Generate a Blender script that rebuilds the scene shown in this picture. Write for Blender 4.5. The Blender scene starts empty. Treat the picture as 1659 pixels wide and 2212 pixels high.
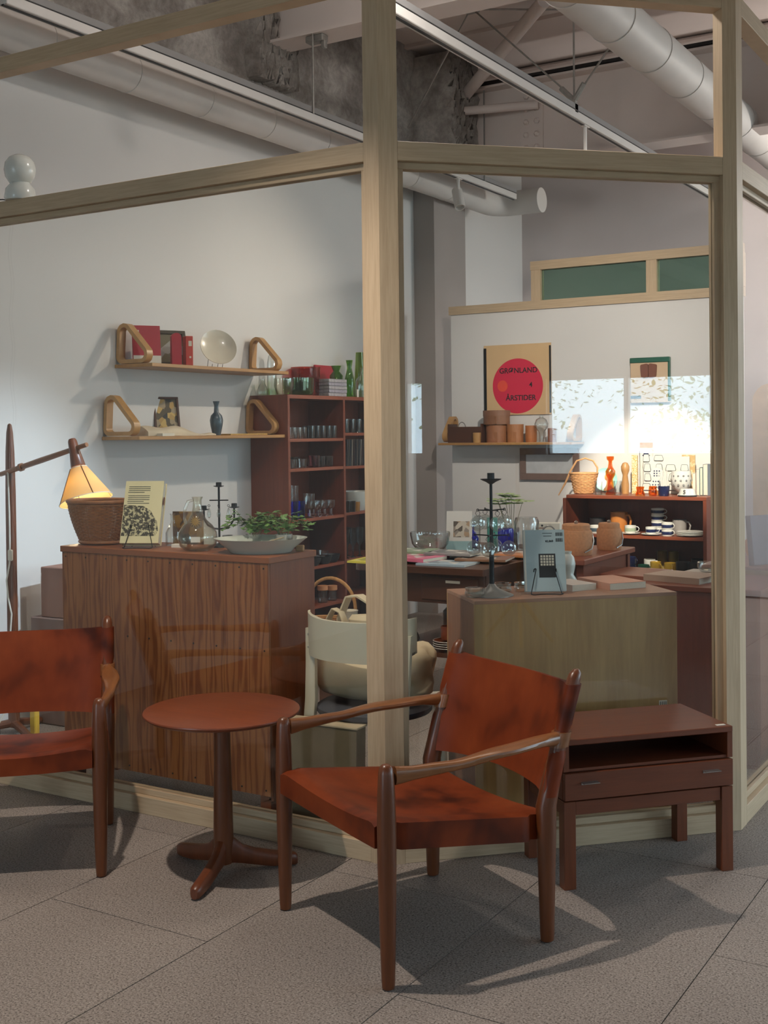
import bpy, math, random
from mathutils import Vector, Matrix
random.seed(7)
R = math.radians
SC = bpy.context.scene
COL = SC.collection
# ------------------------------------------------------------------ camera
cam = bpy.data.cameras.new('camera'); camo = bpy.data.objects.new('camera', cam); COL.objects.link(camo)
FPX = 2546.0
cam.sensor_fit = 'HORIZONTAL'; cam.sensor_width = 36.0; cam.lens = FPX / 1659.0 * 36.0
PITCH, ROLL, YAW = R(-0.8), 0.0113, R(31.4)
cam.shift_y = -((1106.0 - 934.5) - FPX * math.tan(-PITCH)) / 1659.0
cam.clip_start = 0.05; cam.clip_end = 200
camo.matrix_world = (Matrix.Translation((0, 0, 1.35)) @ Matrix.Rotation(YAW, 4, 'Z') @ Matrix.Rotation(R(90) + PITCH, 4, 'X')
                     @ Matrix.Rotation(-ROLL, 4, 'Z'))
SC.camera = camo
# ------------------------------------------------------------------ world: overcast bright sky
w = bpy.data.worlds.new('sky'); SC.world = w; w.use_nodes = True
wb = w.node_tree.nodes['Background']; wb.inputs[0].default_value = (0.66, 0.85, 1.0, 1); wb.inputs[1].default_value = 7.0
# ------------------------------------------------------------------ exposure
vs = SC.view_settings
vs.view_transform = 'Standard'; vs.look = 'None'; vs.exposure = 0.0; vs.gamma = 1.0; vs.use_curve_mapping = False
try:
    SC.cycles.max_bounces = 10; SC.cycles.transparent_max_bounces = 20; SC.cycles.diffuse_bounces = 4
    SC.cycles.glossy_bounces = 4; SC.cycles.caustics_reflective = False; SC.cycles.caustics_refractive = False
    SC.cycles.sample_clamp_indirect = 4.0; SC.cycles.adaptive_threshold = .018; SC.cycles.use_denoising = True
except Exception:
    pass
# window portals: daylight comes in through the real window openings
def portal(loc, rot, sx, sy):
    l = bpy.data.lights.new('window_daylight', 'AREA'); l.shape = 'RECTANGLE'; l.size = sx; l.size_y = sy
    l.cycles.is_portal = True
    o = bpy.data.objects.new('window_daylight', l); COL.objects.link(o); o.location = loc; o.rotation_euler = rot

# ================================================================== helpers
def s2l(c):
    c /= 255.0
    return c / 12.92 if c <= 0.04045 else ((c + 0.055) / 1.055) ** 2.4
def rgb(*c):
    return (s2l(c[0]), s2l(c[1]), s2l(c[2]), 1.0)

class MB:
    def __init__(s): s.v = []; s.f = []
    def add(s, vs, fs):
        o = len(s.v); s.v += [tuple(p) for p in vs]; s.f += [tuple(i + o for i in f) for f in fs]; return s
    def box(s, c, d, b=0.0, rz=0.0, m=None):
        hx, hy, hz = d[0] / 2, d[1] / 2, d[2] / 2
        b = min(b, hx * .9, hy * .9, hz * .9)
        vs, fs = [], []
        if b <= 0:
            for z in (-hz, hz):
                for x, y in ((-hx, -hy), (hx, -hy), (hx, hy), (-hx, hy)): vs.append(Vector((x, y, z)))
            fs = [(3, 2, 1, 0), (4, 5, 6, 7), (0, 1, 5, 4), (1, 2, 6, 5), (2, 3, 7, 6), (3, 0, 4, 7)]
        else:
            idx = {}
            for sx in (-1, 1):
                for sy in (-1, 1):
                    for sz in (-1, 1):
                        for k in range(3):
                            p = [sx * (hx - b), sy * (hy - b), sz * (hz - b)]
                            p[k] = (sx * hx, sy * hy, sz * hz)[k]
                            idx[(sx, sy, sz, k)] = len(vs); vs.append(Vector(p))
            for k in range(3):
                a, c2 = [(1, 2), (2, 0), (0, 1)][k]
                for sg in (-1, 1):
                    q = []
                    for (u, v) in ((-1, -1), (1, -1), (1, 1), (-1, 1)):
                        t = [0, 0, 0]; t[k] = sg; t[a] = u; t[c2] = v
                        q.append(idx[(t[0], t[1], t[2], k)])
                    fs.append(tuple(q if sg > 0 else q[::-1]))
                for u in (-1, 1):
                    for v in (-1, 1):
                        t0 = [0, 0, 0]; t0[k] = -1; t0[a] = u; t0[c2] = v
                        t1 = list(t0); t1[k] = 1
                        q = [idx[(*t0, a)], idx[(*t1, a)], idx[(*t1, c2)], idx[(*t0, c2)]]
                        fs.append(tuple(q if u * v < 0 else q[::-1]))
            for sx in (-1, 1):
                for sy in (-1, 1):
                    for sz in (-1, 1):
                        q = [idx[(sx, sy, sz, k)] for k in range(3)]
                        fs.append(tuple(q if sx * sy * sz > 0 else q[::-1]))
        if rz: vs = [Matrix.Rotation(rz, 3, 'Z') @ p for p in vs]
        if m is not None: vs = [m @ p for p in vs]
        return s.add([p + Vector(c) for p in vs], fs)
    def lathe(s, prof, n=24, c=(0, 0, 0), sx=1.0, sy=1.0, m=None):
        # prof: list of (r, z); r==0 ends are closed by fans
        rings, vs, fs = [], [], []
        for r, z in prof:
            if r < 1e-6: rings.append([len(vs)]); vs.append(Vector((0, 0, z)))
            else:
                rings.append(list(range(len(vs), len(vs) + n)))
                for i in range(n):
                    a = 2 * math.pi * i / n
                    vs.append(Vector((r * sx * math.cos(a), r * sy * math.sin(a), z)))
        for A, B in zip(rings, rings[1:]):
            if len(A) == 1 and len(B) == 1: continue
            for i in range(n):
                j = (i + 1) % n
                if len(A) == 1: fs.append((A[0], B[j], B[i]))
                elif len(B) == 1: fs.append((A[i], A[j], B[0]))
                else: fs.append((A[i], A[j], B[j], B[i]))
        if m is not None: vs = [m @ p for p in vs]
        return s.add([p + Vector(c) for p in vs], fs)
    def tube(s, path, r, n=8, closed=False, caps=True, flat=1.0):
        P = [Vector(p) for p in path]; k = len(P)
        rr = r if isinstance(r, (list, tuple)) else [r] * k
        T = []
        for i in range(k):
            a = P[i - 1] if (i > 0 or closed) else P[i]
            b = P[(i + 1) % k] if (i < k - 1 or closed) else P[i]
            T.append((b - a).normalized())
        nrm = T[0].orthogonal().normalized(); vs, fs = [], []
        for i in range(k):
            nrm = (nrm - T[i] * nrm.dot(T[i])).normalized(); bn = T[i].cross(nrm)
            for j in range(n):
                a = 2 * math.pi * j / n
                vs.append(P[i] + (nrm * math.cos(a) + bn * math.sin(a) * flat) * rr[i])
        for i in range(k if closed else k - 1):
            i2 = (i + 1) % k
            for j in range(n):
                j2 = (j + 1) % n
                fs.append((i * n + j, i * n + j2, i2 * n + j2, i2 * n + j))
        if caps and not closed:
            fs.append(tuple(range(n))[::-1]); fs.append(tuple(range((k - 1) * n, k * n)))
        return s.add(vs, fs)
    def ribbon(s, path, axis, width, thick, closed=True):
        P = [Vector(p) for p in path]; k = len(P); ax = Vector(axis).normalized(); vs, fs = [], []
        for i in range(k):
            a = P[i - 1] if (i > 0 or closed) else P[i]
            b = P[(i + 1) % k] if (i < k - 1 or closed) else P[i]
            t = (b - a).normalized(); nn = ax.cross(t).normalized()
            for u, v in ((-1, -1), (1, -1), (1, 1), (-1, 1)): vs.append(P[i] + nn * thick / 2 * u + ax * width / 2 * v)
        for i in range(k if closed else k - 1):
            i2 = (i + 1) % k
            for j in range(4):
                j2 = (j + 1) % 4
                fs.append((i * 4 + j, i * 4 + j2, i2 * 4 + j2, i2 * 4 + j))
        if not closed:
            fs.append((0, 3, 2, 1)); fs.append(tuple(range((k - 1) * 4, k * 4)))
        return s.add(vs, fs)
    def prism(s, poly, z0, z1, m=None):
        n = len(poly)
        vs = [Vector((x, y, z0)) for x, y in poly] + [Vector((x, y, z1)) for x, y in poly]
        fs = [tuple(range(n))[::-1], tuple(range(n, 2 * n))] + [(i, (i + 1) % n, n + (i + 1) % n, n + i) for i in range(n)]
        if m is not None: vs = [m @ p for p in vs]
        return s.add(vs, fs)
    def loft(s, loops, caps=True, closed=False):
        n = len(loops[0]); vs = [Vector(p) for l in loops for p in l]; fs = []; k = len(loops)
        for i in range(k if closed else k - 1):
            i2 = (i + 1) % k
            for j in range(n):
                j2 = (j + 1) % n
                fs.append((i * n + j, i * n + j2, i2 * n + j2, i2 * n + j))
        if caps and not closed:
            fs.append(tuple(range(n))[::-1]); fs.append(tuple(range((k - 1) * n, k * n)))
        return s.add(vs, fs)
    def sheet(s, top, bot):
        # closed slab from two (u,v) grids of points
        nu, nv = len(top), len(top[0]); vs = [p for r in top for p in r] + [p for r in bot for p in r]; o = nu * nv; fs = []
        q = lambda i, j: i * nv + j
        for i in range(nu - 1):
            for j in range(nv - 1):
                fs.append((q(i, j), q(i + 1, j), q(i + 1, j + 1), q(i, j + 1)))
                fs.append((o + q(i, j), o + q(i, j + 1), o + q(i + 1, j + 1), o + q(i + 1, j)))
        for i in range(nu - 1):
            fs.append((q(i, 0), o + q(i, 0), o + q(i + 1, 0), q(i + 1, 0)))
            fs.append((q(i, nv - 1), q(i + 1, nv - 1), o + q(i + 1, nv - 1), o + q(i, nv - 1)))
        for j in range(nv - 1):
            fs.append((q(0, j), q(0, j + 1), o + q(0, j + 1), o + q(0, j)))
            fs.append((q(nu - 1, j), o + q(nu - 1, j), o + q(nu - 1, j + 1), q(nu - 1, j + 1)))
        return s.add(vs, fs)
    def build(s, name, mat, parent=None, loc=(0, 0, 0), rot=(0, 0, 0), smooth=True, ang=35):
        me = bpy.data.meshes.new(name); me.from_pydata([tuple(p) for p in s.v], [], s.f); me.update()
        if smooth:
            me.polygons.foreach_set('use_smooth', [True] * len(me.polygons))
            try: me.set_sharp_from_angle(angle=R(ang))
            except Exception: pass
        if mat is not None: me.materials.append(mat)
        o = bpy.data.objects.new(name, me); COL.objects.link(o)
        o.location = loc; o.rotation_euler = rot; o.parent = parent
        return o

def tag(o, label=None, cat=None, group=None, kind=None):
    if label: o['label'] = label
    if cat: o['category'] = cat
    if group: o['group'] = group
    if kind: o['kind'] = kind
    return o
def thing(name, label, cat, loc=(0, 0, 0), rz=0.0, group=None):
    o = bpy.data.objects.new(name, None); COL.objects.link(o); o.empty_display_size = .05
    o.location = loc; o.rotation_euler = (0, 0, rz)
    return tag(o, label, cat, group)
def struct(name, loc=(0, 0, 0), rz=0.0):
    o = bpy.data.objects.new(name, None); COL.objects.link(o); o.location = loc; o.rotation_euler = (0, 0, rz)
    o['kind'] = 'structure'; return o
def dup(o, parent=None, loc=None, rz=None, label=None, group=None):
    c = o.copy(); COL.objects.link(c); c.parent = parent
    if loc is not None: c.location = loc
    if rz is not None: c.rotation_euler = (c.rotation_euler[0], c.rotation_euler[1], rz)
    if label: c['label'] = label
    if group: c['group'] = group
    for ch in o.children: dup(ch, c)
    return c
def bx(name, c, d, mat, parent=None, b=0.0, rz=0.0, smooth=False):
    return MB().box((0, 0, 0), d, b).build(name, mat, parent, loc=c, rot=(0, 0, rz), smooth=smooth)
def rpoly(pts, rad, n=6):
    out = []; k = len(pts)
    for i in range(k):
        p = Vector(pts[i]); a = Vector(pts[i - 1]); b = Vector(pts[(i + 1) % k]); r = rad[i] if isinstance(rad, (list, tuple)) else rad
        u = (a - p).normalized(); v = (b - p).normalized(); th = u.angle(v); d = r / math.tan(th / 2)
        c = p + (u + v).normalized() * (r / math.sin(th / 2)); s0 = p + u * d - c; s1 = p + v * d - c
        for j in range(n + 1):
            t = j / n; w0 = s0.lerp(s1, t)
            w0 = w0.normalized() * r if w0.length > 1e-9 else w0
            out.append(c + w0)
    return out
def text(name, body, size, mat, parent, loc, rot, align='CENTER', ext=0.0004):
    cu = bpy.data.curves.new(name, 'FONT'); cu.body = body; cu.size = size; cu.align_x = align; cu.align_y = 'CENTER'; cu.extrude = ext
    cu.offset = size * .018
    tmp = bpy.data.objects.new(name, cu); COL.objects.link(tmp); dg = bpy.context.evaluated_depsgraph_get()
    me = bpy.data.meshes.new_from_object(tmp.evaluated_get(dg)); bpy.data.objects.remove(tmp); me.materials.clear(); me.materials.append(mat)
    o = bpy.data.objects.new(name, me); COL.objects.link(o)
    o.parent = parent; o.location = loc; o.rotation_euler = rot
    return o

# ================================================================== materials
class NT:
    def __init__(s, name):
        s.m = bpy.data.materials.new(name); s.m.use_nodes = True; s.t = s.m.node_tree; s.n = s.t.nodes; s.l = s.t.links
        s.b = s.n['Principled BSDF']; s.out = s.n['Material Output']
    def node(s, ty, **kw):
        x = s.n.new(ty)
        for k, v in kw.items():
            if k.startswith('i_'):
                key = k[2:]; key = int(key) if key.isdigit() else key.replace('_', ' ')
                x.inputs[key].default_value = v
            else: setattr(x, k, v)
        return x
    def link(s, a, b): s.l.new(a, b)
    def coords(s, scale=(1, 1, 1), kind='Object', rot=(0, 0, 0)):
        tc = s.node('ShaderNodeTexCoord'); mp = s.node('ShaderNodeMapping')
        mp.inputs['Scale'].default_value = scale; mp.inputs['Rotation'].default_value = rot
        s.link(tc.outputs[kind], mp.inputs[0]); return mp.outputs[0]
    def ramp(s, fac, stops):
        r = s.node('ShaderNodeValToRGB'); e = r.color_ramp.elements
        while len(e) < len(stops): e.new(0.5)
        for q, (p, c) in zip(e, stops): q.position = p; q.color = c
        s.link(fac, r.inputs[0]); return r.outputs[0]
    def noise(s, co, scale, detail=3, rough=.5, dist=0.0):
        x = s.node('ShaderNodeTexNoise'); x.inputs['Scale'].default_value = scale; x.inputs['Detail'].default_value = detail
        x.inputs['Roughness'].default_value = rough; x.inputs['Distortion'].default_value = dist
        s.link(co, x.inputs['Vector']); return x.outputs[0]
    def bump(s, h, strength=.3, dist=.002):
        x = s.node('ShaderNodeBump'); x.inputs['Strength'].default_value = strength; x.inputs['Distance'].default_value = dist
        s.link(h, x.inputs['Height']); s.link(x.outputs[0], s.b.inputs['Normal'])
    def mixc(s, a, b, fac, mode='MIX'):
        x = s.node('ShaderNodeMix', data_type='RGBA', blend_type=mode)
        for sock, val in ((x.inputs[0], fac), (x.inputs[6], a), (x.inputs[7], b)):
            if hasattr(val, 'is_output'): s.link(val, sock)
            else: sock.default_value = val
        return x.outputs[2]
def lite(c, k): return (min(1, c[0] * k), min(1, c[1] * k), min(1, c[2] * k), 1)
def plain(name, c, rough=.5, metal=0.0, var=.12, scale=12, bump=0.0, bscale=120, coat=0.0, spec=None):
    t = NT(name); co = t.coords()
    t.link(t.ramp(t.noise(co, scale), [(.3, lite(c, 1 - var)), (.7, lite(c, 1 + var))]), t.b.inputs['Base Color'])
    t.b.inputs['Roughness'].default_value = rough; t.b.inputs['Metallic'].default_value = metal
    if coat: t.b.inputs['Coat Weight'].default_value = coat
    if spec is not None: t.b.inputs['Specular IOR Level'].default_value = spec
    if bump: t.bump(t.noise(co, bscale, 4), bump)
    return t.m
def wood(name, c, dark, grain=(1, 1, .06), scale=22, rough=.45, contrast=.5, coat=0.0, dist=.6):
    t = NT(name); co = t.coords(grain)
    n1 = t.noise(co, scale, 5, .6, dist); n2 = t.noise(co, scale * 5, 3, .6)
    a = t.ramp(n1, [(.5 - contrast / 2, dark), (.5 + contrast / 2, c)])
    b = t.ramp(n2, [(.35, (.82, .80, .78, 1)), (.65, (1, 1, 1, 1))])
    t.link(t.mixc(a, b, .8, 'MULTIPLY'), t.b.inputs['Base Color'])
    t.b.inputs['Roughness'].default_value = rough
    if coat: t.b.inputs['Coat Weight'].default_value = coat; t.b.inputs['Coat Roughness'].default_value = .25
    t.bump(n2, .08, .001)
    return t.m
def pine(name, c, dark, grain=(1, 1, .11), freq=11.0):
    t = NT(name); oi = t.node('ShaderNodeObjectInfo'); tc = t.node('ShaderNodeTexCoord')
    ad = t.node('ShaderNodeVectorMath', operation='MULTIPLY_ADD'); cx = t.node('ShaderNodeCombineXYZ')
    ml = t.node('ShaderNodeMath', operation='MULTIPLY'); ml.inputs[1].default_value = 9.5; t.link(oi.outputs['Random'], ml.inputs[0])
    for k in range(3): t.link(ml.outputs[0], cx.inputs[k])
    ad.inputs[1].default_value = grain; t.link(tc.outputs['Object'], ad.inputs[0]); t.link(cx.outputs[0], ad.inputs[2]); co = ad.outputs[0]
    wv = t.node('ShaderNodeTexWave', wave_type='BANDS', bands_direction='X'); wv.inputs['Scale'].default_value = freq
    wv.inputs['Distortion'].default_value = 16.0; wv.inputs['Detail'].default_value = 2; wv.inputs['Detail Scale'].default_value = 1.5; wv.inputs['Detail Roughness'].default_value = .6
    t.link(co, wv.inputs['Vector']); big = t.noise(co, 5.0, 3, .6, 1.0); fine = t.noise(co, 120, 2)
    a = t.ramp(wv.outputs[1], [(.0, dark), (.30, tuple((x + y) / 2 for x, y in zip(c, dark))), (.7, c)])
    b = t.ramp(big, [(.3, (.78, .72, .67, 1)), (.65, (1.0, 1.0, 1.0, 1))]); f = t.ramp(fine, [(.3, (.86, .84, .82, 1)), (.7, (1, 1, 1, 1))])
    t.link(t.mixc(t.mixc(a, b, .9, 'MULTIPLY'), f, .8, 'MULTIPLY'), t.b.inputs['Base Color'])
    t.b.inputs['Roughness'].default_value = .5
    return t.m
def glass(name, c=(1, 1, 1, 1), f0=.04, rough=.0, boost=1.0, edge=1.0):
    # thin clear glass: see-through with a Schlick mirror reflection on top
    t = NT(name); n = t.n; n.remove(t.b)
    tr = t.node('ShaderNodeBsdfTransparent'); tr.inputs[0].default_value = c
    gl = t.node('ShaderNodeBsdfGlossy'); gl.inputs['Roughness'].default_value = rough; gl.inputs[0].default_value = (1, 1, 1, 1)
    lw = t.node('ShaderNodeLayerWeight'); lw.inputs[0].default_value = .5
    pw = t.node('ShaderNodeMath', operation='POWER'); pw.inputs[1].default_value = 5.0; t.link(lw.outputs['Facing'], pw.inputs[0])
    ma = t.node('ShaderNodeMath', operation='MULTIPLY_ADD'); ma.inputs[1].default_value = .96 * boost; ma.inputs[2].default_value = f0
    t.link(pw.outputs[0], ma.inputs[0])
    mx = t.node('ShaderNodeMixShader'); t.link(ma.outputs[0], mx.inputs[0]); t.link(tr.outputs[0], mx.inputs[1]); t.link(gl.outputs[0], mx.inputs[2])
    if edge < 1:                          # thick curved glass darkens where the wall is seen edge on
        p3 = t.node('ShaderNodeMath', operation='POWER'); p3.inputs[1].default_value = 2.5; t.link(lw.outputs['Facing'], p3.inputs[0])
        t.link(t.mixc(c, lite(c, edge), p3.outputs[0]), tr.inputs[0])
    t.link(mx.outputs[0], t.out.inputs[0]); return t.m
def granite(name):
    t = NT(name); co = t.coords()
    geo = t.node('ShaderNodeNewGeometry')
    n1 = t.noise(geo.outputs['Position'], 190, 3, .75); n2 = t.noise(geo.outputs['Position'], 90, 2, .6); n3 = t.noise(geo.outputs['Position'], 2.2, 3)
    a = t.ramp(n1, [(.36, rgb(66, 60, 56)), (.45, rgb(144, 133, 126)), (.58, rgb(164, 153, 145)), (.68, rgb(194, 184, 174))])
    b = t.ramp(n2, [(.30, (.62, .60, .58, 1)), (.42, (1, 1, 1, 1))])
    c = t.ramp(n3, [(.3, (.88, .87, .87, 1)), (.7, (1, 1, 1, 1))])
    oi = t.node('ShaderNodeObjectInfo'); d = t.ramp(oi.outputs['Random'], [(0, (.92, .92, .92, 1)), (1, (1, 1, 1, 1))])
    x = t.mixc(t.mixc(t.mixc(a, b, 1.0, 'MULTIPLY'), c, 1.0, 'MULTIPLY'), d, 1.0, 'MULTIPLY')
    t.link(x, t.b.inputs['Base Color']); t.b.inputs['Roughness'].default_value = .62; t.b.inputs['Specular IOR Level'].default_value = .3
    return t.m
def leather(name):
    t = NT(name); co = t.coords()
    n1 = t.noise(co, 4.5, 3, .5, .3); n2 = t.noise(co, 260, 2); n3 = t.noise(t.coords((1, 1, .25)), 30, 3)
    a = t.ramp(n1, [(.32, rgb(66, 25, 12)), (.46, rgb(117, 49, 21)), (.72, rgb(135, 61, 28))])  # dark blotches put both patina and some shadow into the colour
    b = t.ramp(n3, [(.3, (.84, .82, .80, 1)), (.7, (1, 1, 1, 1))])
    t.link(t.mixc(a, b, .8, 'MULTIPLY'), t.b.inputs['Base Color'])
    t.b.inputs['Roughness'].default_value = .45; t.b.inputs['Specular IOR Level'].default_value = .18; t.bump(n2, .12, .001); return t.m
def weave(name, c, dark, sx=90, sz=90):
    t = NT(name); co = t.coords()
    ch = t.node('ShaderNodeTexChecker'); ch.inputs['Scale'].default_value = sx; t.link(co, ch.inputs['Vector'])
    n = t.noise(co, 40, 3)
    a = t.ramp(n, [(.3, dark), (.7, c)])
    t.link(t.mixc(a, t.ramp(ch.outputs[1], [(0, (.8, .8, .8, 1)), (1, (1, 1, 1, 1))]), 1.0, 'MULTIPLY'), t.b.inputs['Base Color'])
    t.b.inputs['Roughness'].default_value = .6; t.bump(ch.outputs[1], .4, .002); return t.m
def lumpy(name, c, c2, scale=30, strength=1.0):
    t = NT(name); co = t.coords(); n = t.noise(co, scale, 6, .7); big = t.noise(co, 3.2, 4, .6)
    a = t.ramp(big, [(.38, c2), (.62, c)]); b = t.ramp(n, [(.3, (.6, .6, .6, 1)), (.65, (1, 1, 1, 1))])
    t.link(t.mixc(a, b, .9, 'MULTIPLY'), t.b.inputs['Base Color']); t.b.inputs['Roughness'].default_value = .95
    t.bump(n, strength, .02); return t.m
def printed(name, paper, ink, scale=60, lo=.52, hi=.56, rough=.5):
    # flat print: blotchy ink picture on paper
    t = NT(name); co = t.coords(); n = t.noise(co, scale, 5, .7)
    t.link(t.ramp(n, [(lo, paper), (hi, ink)]), t.b.inputs['Base Color']); t.b.inputs['Roughness'].default_value = rough; return t.m
def multi(name, cols, scale=14, rough=.35):
    t = NT(name); co = t.coords(); v = t.node('ShaderNodeTexVoronoi'); v.inputs['Scale'].default_value = scale; t.link(co, v.inputs['Vector'])
    sp = t.node('ShaderNodeSeparateColor'); t.link(v.outputs['Color'], sp.inputs[0])
    r = t.ramp(sp.outputs[0], [((i + .001) / len(cols), c) for i, c in enumerate(cols)])
    r.node.color_ramp.interpolation = 'CONSTANT'
    t.link(r, t.b.inputs['Base Color']); t.b.inputs['Roughness'].default_value = rough; return t.m

K = {}
K['frame'] = wood('pale_timber', rgb(198, 175, 145), rgb(188, 163, 132), (1, 1, .05), 26, .55, .7)
K['frame_h'] = wood('pale_timber_rail', rgb(198, 175, 145), rgb(188, 163, 132), (.05, .05, 1), 26, .55, .7)
K['pane'] = glass('window_glass', (.97, .985, .98, 1), .050)
K['floor'] = granite('granite_floor'); K['grout'] = plain('grout', rgb(70, 66, 62), .9)
K['white'] = plain('white_plaster', rgb(214, 211, 208), .85, var=.02, scale=1.5)
K['pink'] = plain('grey_pink_paint', rgb(200, 190, 188), .85, var=.03, scale=2)
K['conc'] = plain('grey_concrete', rgb(156, 147, 142), .9, var=.08, scale=3, bump=.1)
K['deck'] = plain('white_ceiling_paint', rgb(218, 206, 200), .8, var=.03, scale=3)
K['fluff'] = lumpy('fireproof_spray', rgb(190, 184, 178), rgb(140, 132, 127), 26, .7)
K['duct'] = plain('white_duct', rgb(206, 201, 196), .55, var=.03, scale=6)
K['rail'] = plain('white_track', rgb(206, 202, 198), .4, var=.02); K['railcap'] = plain('grey_track_cap', rgb(132, 130, 130), .5, var=.04); K['black'] = plain('black_paint', rgb(22, 21, 22), .5)
K['iron'] = plain('black_iron', rgb(34, 35, 38), .38, .6, .1); K['steel'] = plain('steel', rgb(170, 170, 168), .3, .9, .05)
K['zinc'] = plain('galvanised', rgb(150, 148, 144), .42, .5, .1, 40)
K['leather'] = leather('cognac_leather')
K['teak'] = wood('teak', rgb(122, 64, 36), rgb(92, 46, 25), (1, 1, .07), 24, .38, .7, .15)
K['teak_h'] = wood('teak_horizontal', rgb(122, 64, 38), rgb(94, 47, 27), (.07, 1, 1), 24, .38, .7, .15)
K['oak'] = wood('oiled_oak', rgb(116, 62, 28), rgb(88, 44, 19), (1, 1, .08), 26, .35, .7, .2)
K['oak_h'] = wood('oiled_oak_arm', rgb(150, 96, 54), rgb(116, 68, 36), (1, .08, 1), 26, .32, .7, .25)
K['tabletop'] = wood('table_veneer', rgb(132, 64, 32), rgb(110, 50, 24), (.1, 1, 1), 20, .36, .8, .2)
K['pine'] = pine('pine_board', rgb(162, 102, 56), rgb(128, 70, 34)); K['pine_side'] = wood('pine_side', rgb(146, 80, 40), rgb(110, 54, 26), (1, 1, .06), 20, .45, .8)
K['ply'] = wood('plywood', rgb(190, 152, 98), rgb(154, 114, 66), (1, 1, .12), 7, .5, .7, dist=2.5)
K['rb'] = wood('red_brown_wood', rgb(138, 68, 40), rgb(104, 47, 27), (1, 1, .08), 18, .42, .8, .15)
K['rb_h'] = wood('red_brown_wood_h', rgb(150, 78, 48), rgb(116, 54, 32), (.08, .3, 1), 18, .42, .8, .15)
K['birch'] = wood('birch_bent', rgb(202, 158, 100), rgb(170, 122, 70), (.3, .3, .3), 14, .4, .8, .1)
K['birch_board'] = wood('birch_board', rgb(196, 150, 92), rgb(160, 112, 62), (1, .08, 1), 18, .42, .8)
K['darkwood'] = wood('dark_wood', rgb(98, 62, 44), rgb(66, 40, 28), (.08, 1, 1), 18, .4, .8)
K['cream'] = plain('cream_ceramic', rgb(216, 206, 186), .25, var=.04, coat=.3); K['whitecer'] = plain('white_ceramic', rgb(214, 214, 206), .25, var=.03, coat=.3)
K['canvas'] = plain('cotton_canvas', rgb(206, 188, 156), .9, var=.08, scale=9, bump=.25, bscale=300)
K['whitepaint'] = plain('off_white_lacquer', rgb(206, 196, 172), .4, var=.03)
K['card'] = plain('brown_card', rgb(150, 112, 98), .8, var=.06); K['carddark'] = plain('olive_card', rgb(106, 92, 68), .8, var=.1)
K['cardtop'] = plain('card_edge', rgb(190, 170, 140), .8)
K['cane'] = plain('rattan', rgb(150, 96, 56), .5, var=.2, scale=60); K['cane_lt'] = plain('light_rattan', rgb(196, 144, 86), .5, var=.15, scale=60)
K['willow'] = plain('willow', rgb(210, 160, 108), .55, var=.2, scale=70)
K['paper'] = plain('paper', rgb(226, 220, 206), .7, var=.03); K['pages'] = plain('page_block', rgb(218, 210, 192), .8, var=.05, scale=200)
K['rope'] = plain('white_cord', rgb(214, 210, 200), .6); K['leaf'] = plain('ivy_leaf', rgb(92, 124, 62), .5, var=.35, scale=30)
K['leaf2'] = plain('umbrella_leaf', rgb(150, 176, 108), .45, var=.25, scale=30); K['stem'] = plain('stem', rgb(96, 100, 56), .6)
K['g'] = glass('clear_glass', (.965, .975, .97, 1), .08, .02, edge=.4); K['g_green'] = glass('green_glass', (.48, .68, .22, 1), .06, .02)
K['g_olive'] = glass('olive_glass', (.60, .68, .22, 1), .06, .02); K['g_red'] = glass('red_glass', (.70, .20, .12, 1), .06, .02)
K['g_smoke'] = glass('smoke_glass', (.66, .66, .66, 1), .08, .02, edge=.4); K['g_blue'] = glass('blue_glass', (.45, .48, .92, 1), .06, .02)
K['g_amber'] = glass('amber_glass', (.98, .60, .14, 1), .06, .02); K['g_rose'] = glass('rose_glass', (.75, .5, .5, 1), .06, .02)
K['g_cham'] = glass('champagne_glass', (.965, .955, .91, 1), .08, .02, edge=.4)
K['cobalt'] = plain('cobalt_glass', rgb(40, 44, 170), .12, var=.1, coat=.6); K['teal'] = plain('teal_glaze', rgb(96, 190, 170), .3, var=.06, coat=.3)
K['slate'] = plain('slate_glaze', rgb(66, 82, 92), .3, var=.15, coat=.4); K['red'] = plain('red_cover', rgb(176, 38, 52), .5, var=.06)
K['red2'] = plain('scarlet_cover', rgb(190, 60, 44), .5, var=.06); K['navy'] = plain('navy_glaze', rgb(30, 38, 76), .25, var=.1, coat=.4)
K['yellow'] = plain('yellow_glaze', rgb(226, 188, 70), .3, var=.06, coat=.3); K['greeng'] = plain('green_glaze', rgb(38, 92, 72), .3, var=.08, coat=.3)
K['brownglaze'] = plain('brown_glaze', rgb(126, 66, 40), .35, var=.12, coat=.2); K['jug'] = plain('caramel_glaze', rgb(190, 120, 56), .35, var=.1)
K['cork'] = plain('cork_clay', rgb(196, 136, 92), .75, var=.12, scale=90, bump=.2); K['dark'] = plain('dark_stuff', rgb(40, 38, 40), .4, var=.15)
K['linen'] = plain('linen_cloth', rgb(206, 190, 164), .9, var=.08, scale=14, bump=.2, bscale=260)
K['greyblue'] = plain('pale_blue_cover', rgb(178, 192, 194), .5, var=.02); K['ink'] = plain('black_ink', rgb(30, 30, 32), .6, var=.05)
K['g_disc'] = glass('pressed_glass', (.90, .93, .92, 1), .20, .04, edge=.2)
K['gwall'] = glass('green_reflection_glass', (.52, .68, .60, 1), .05)  # green put into the glass to stand for a greenish reflection
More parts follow.
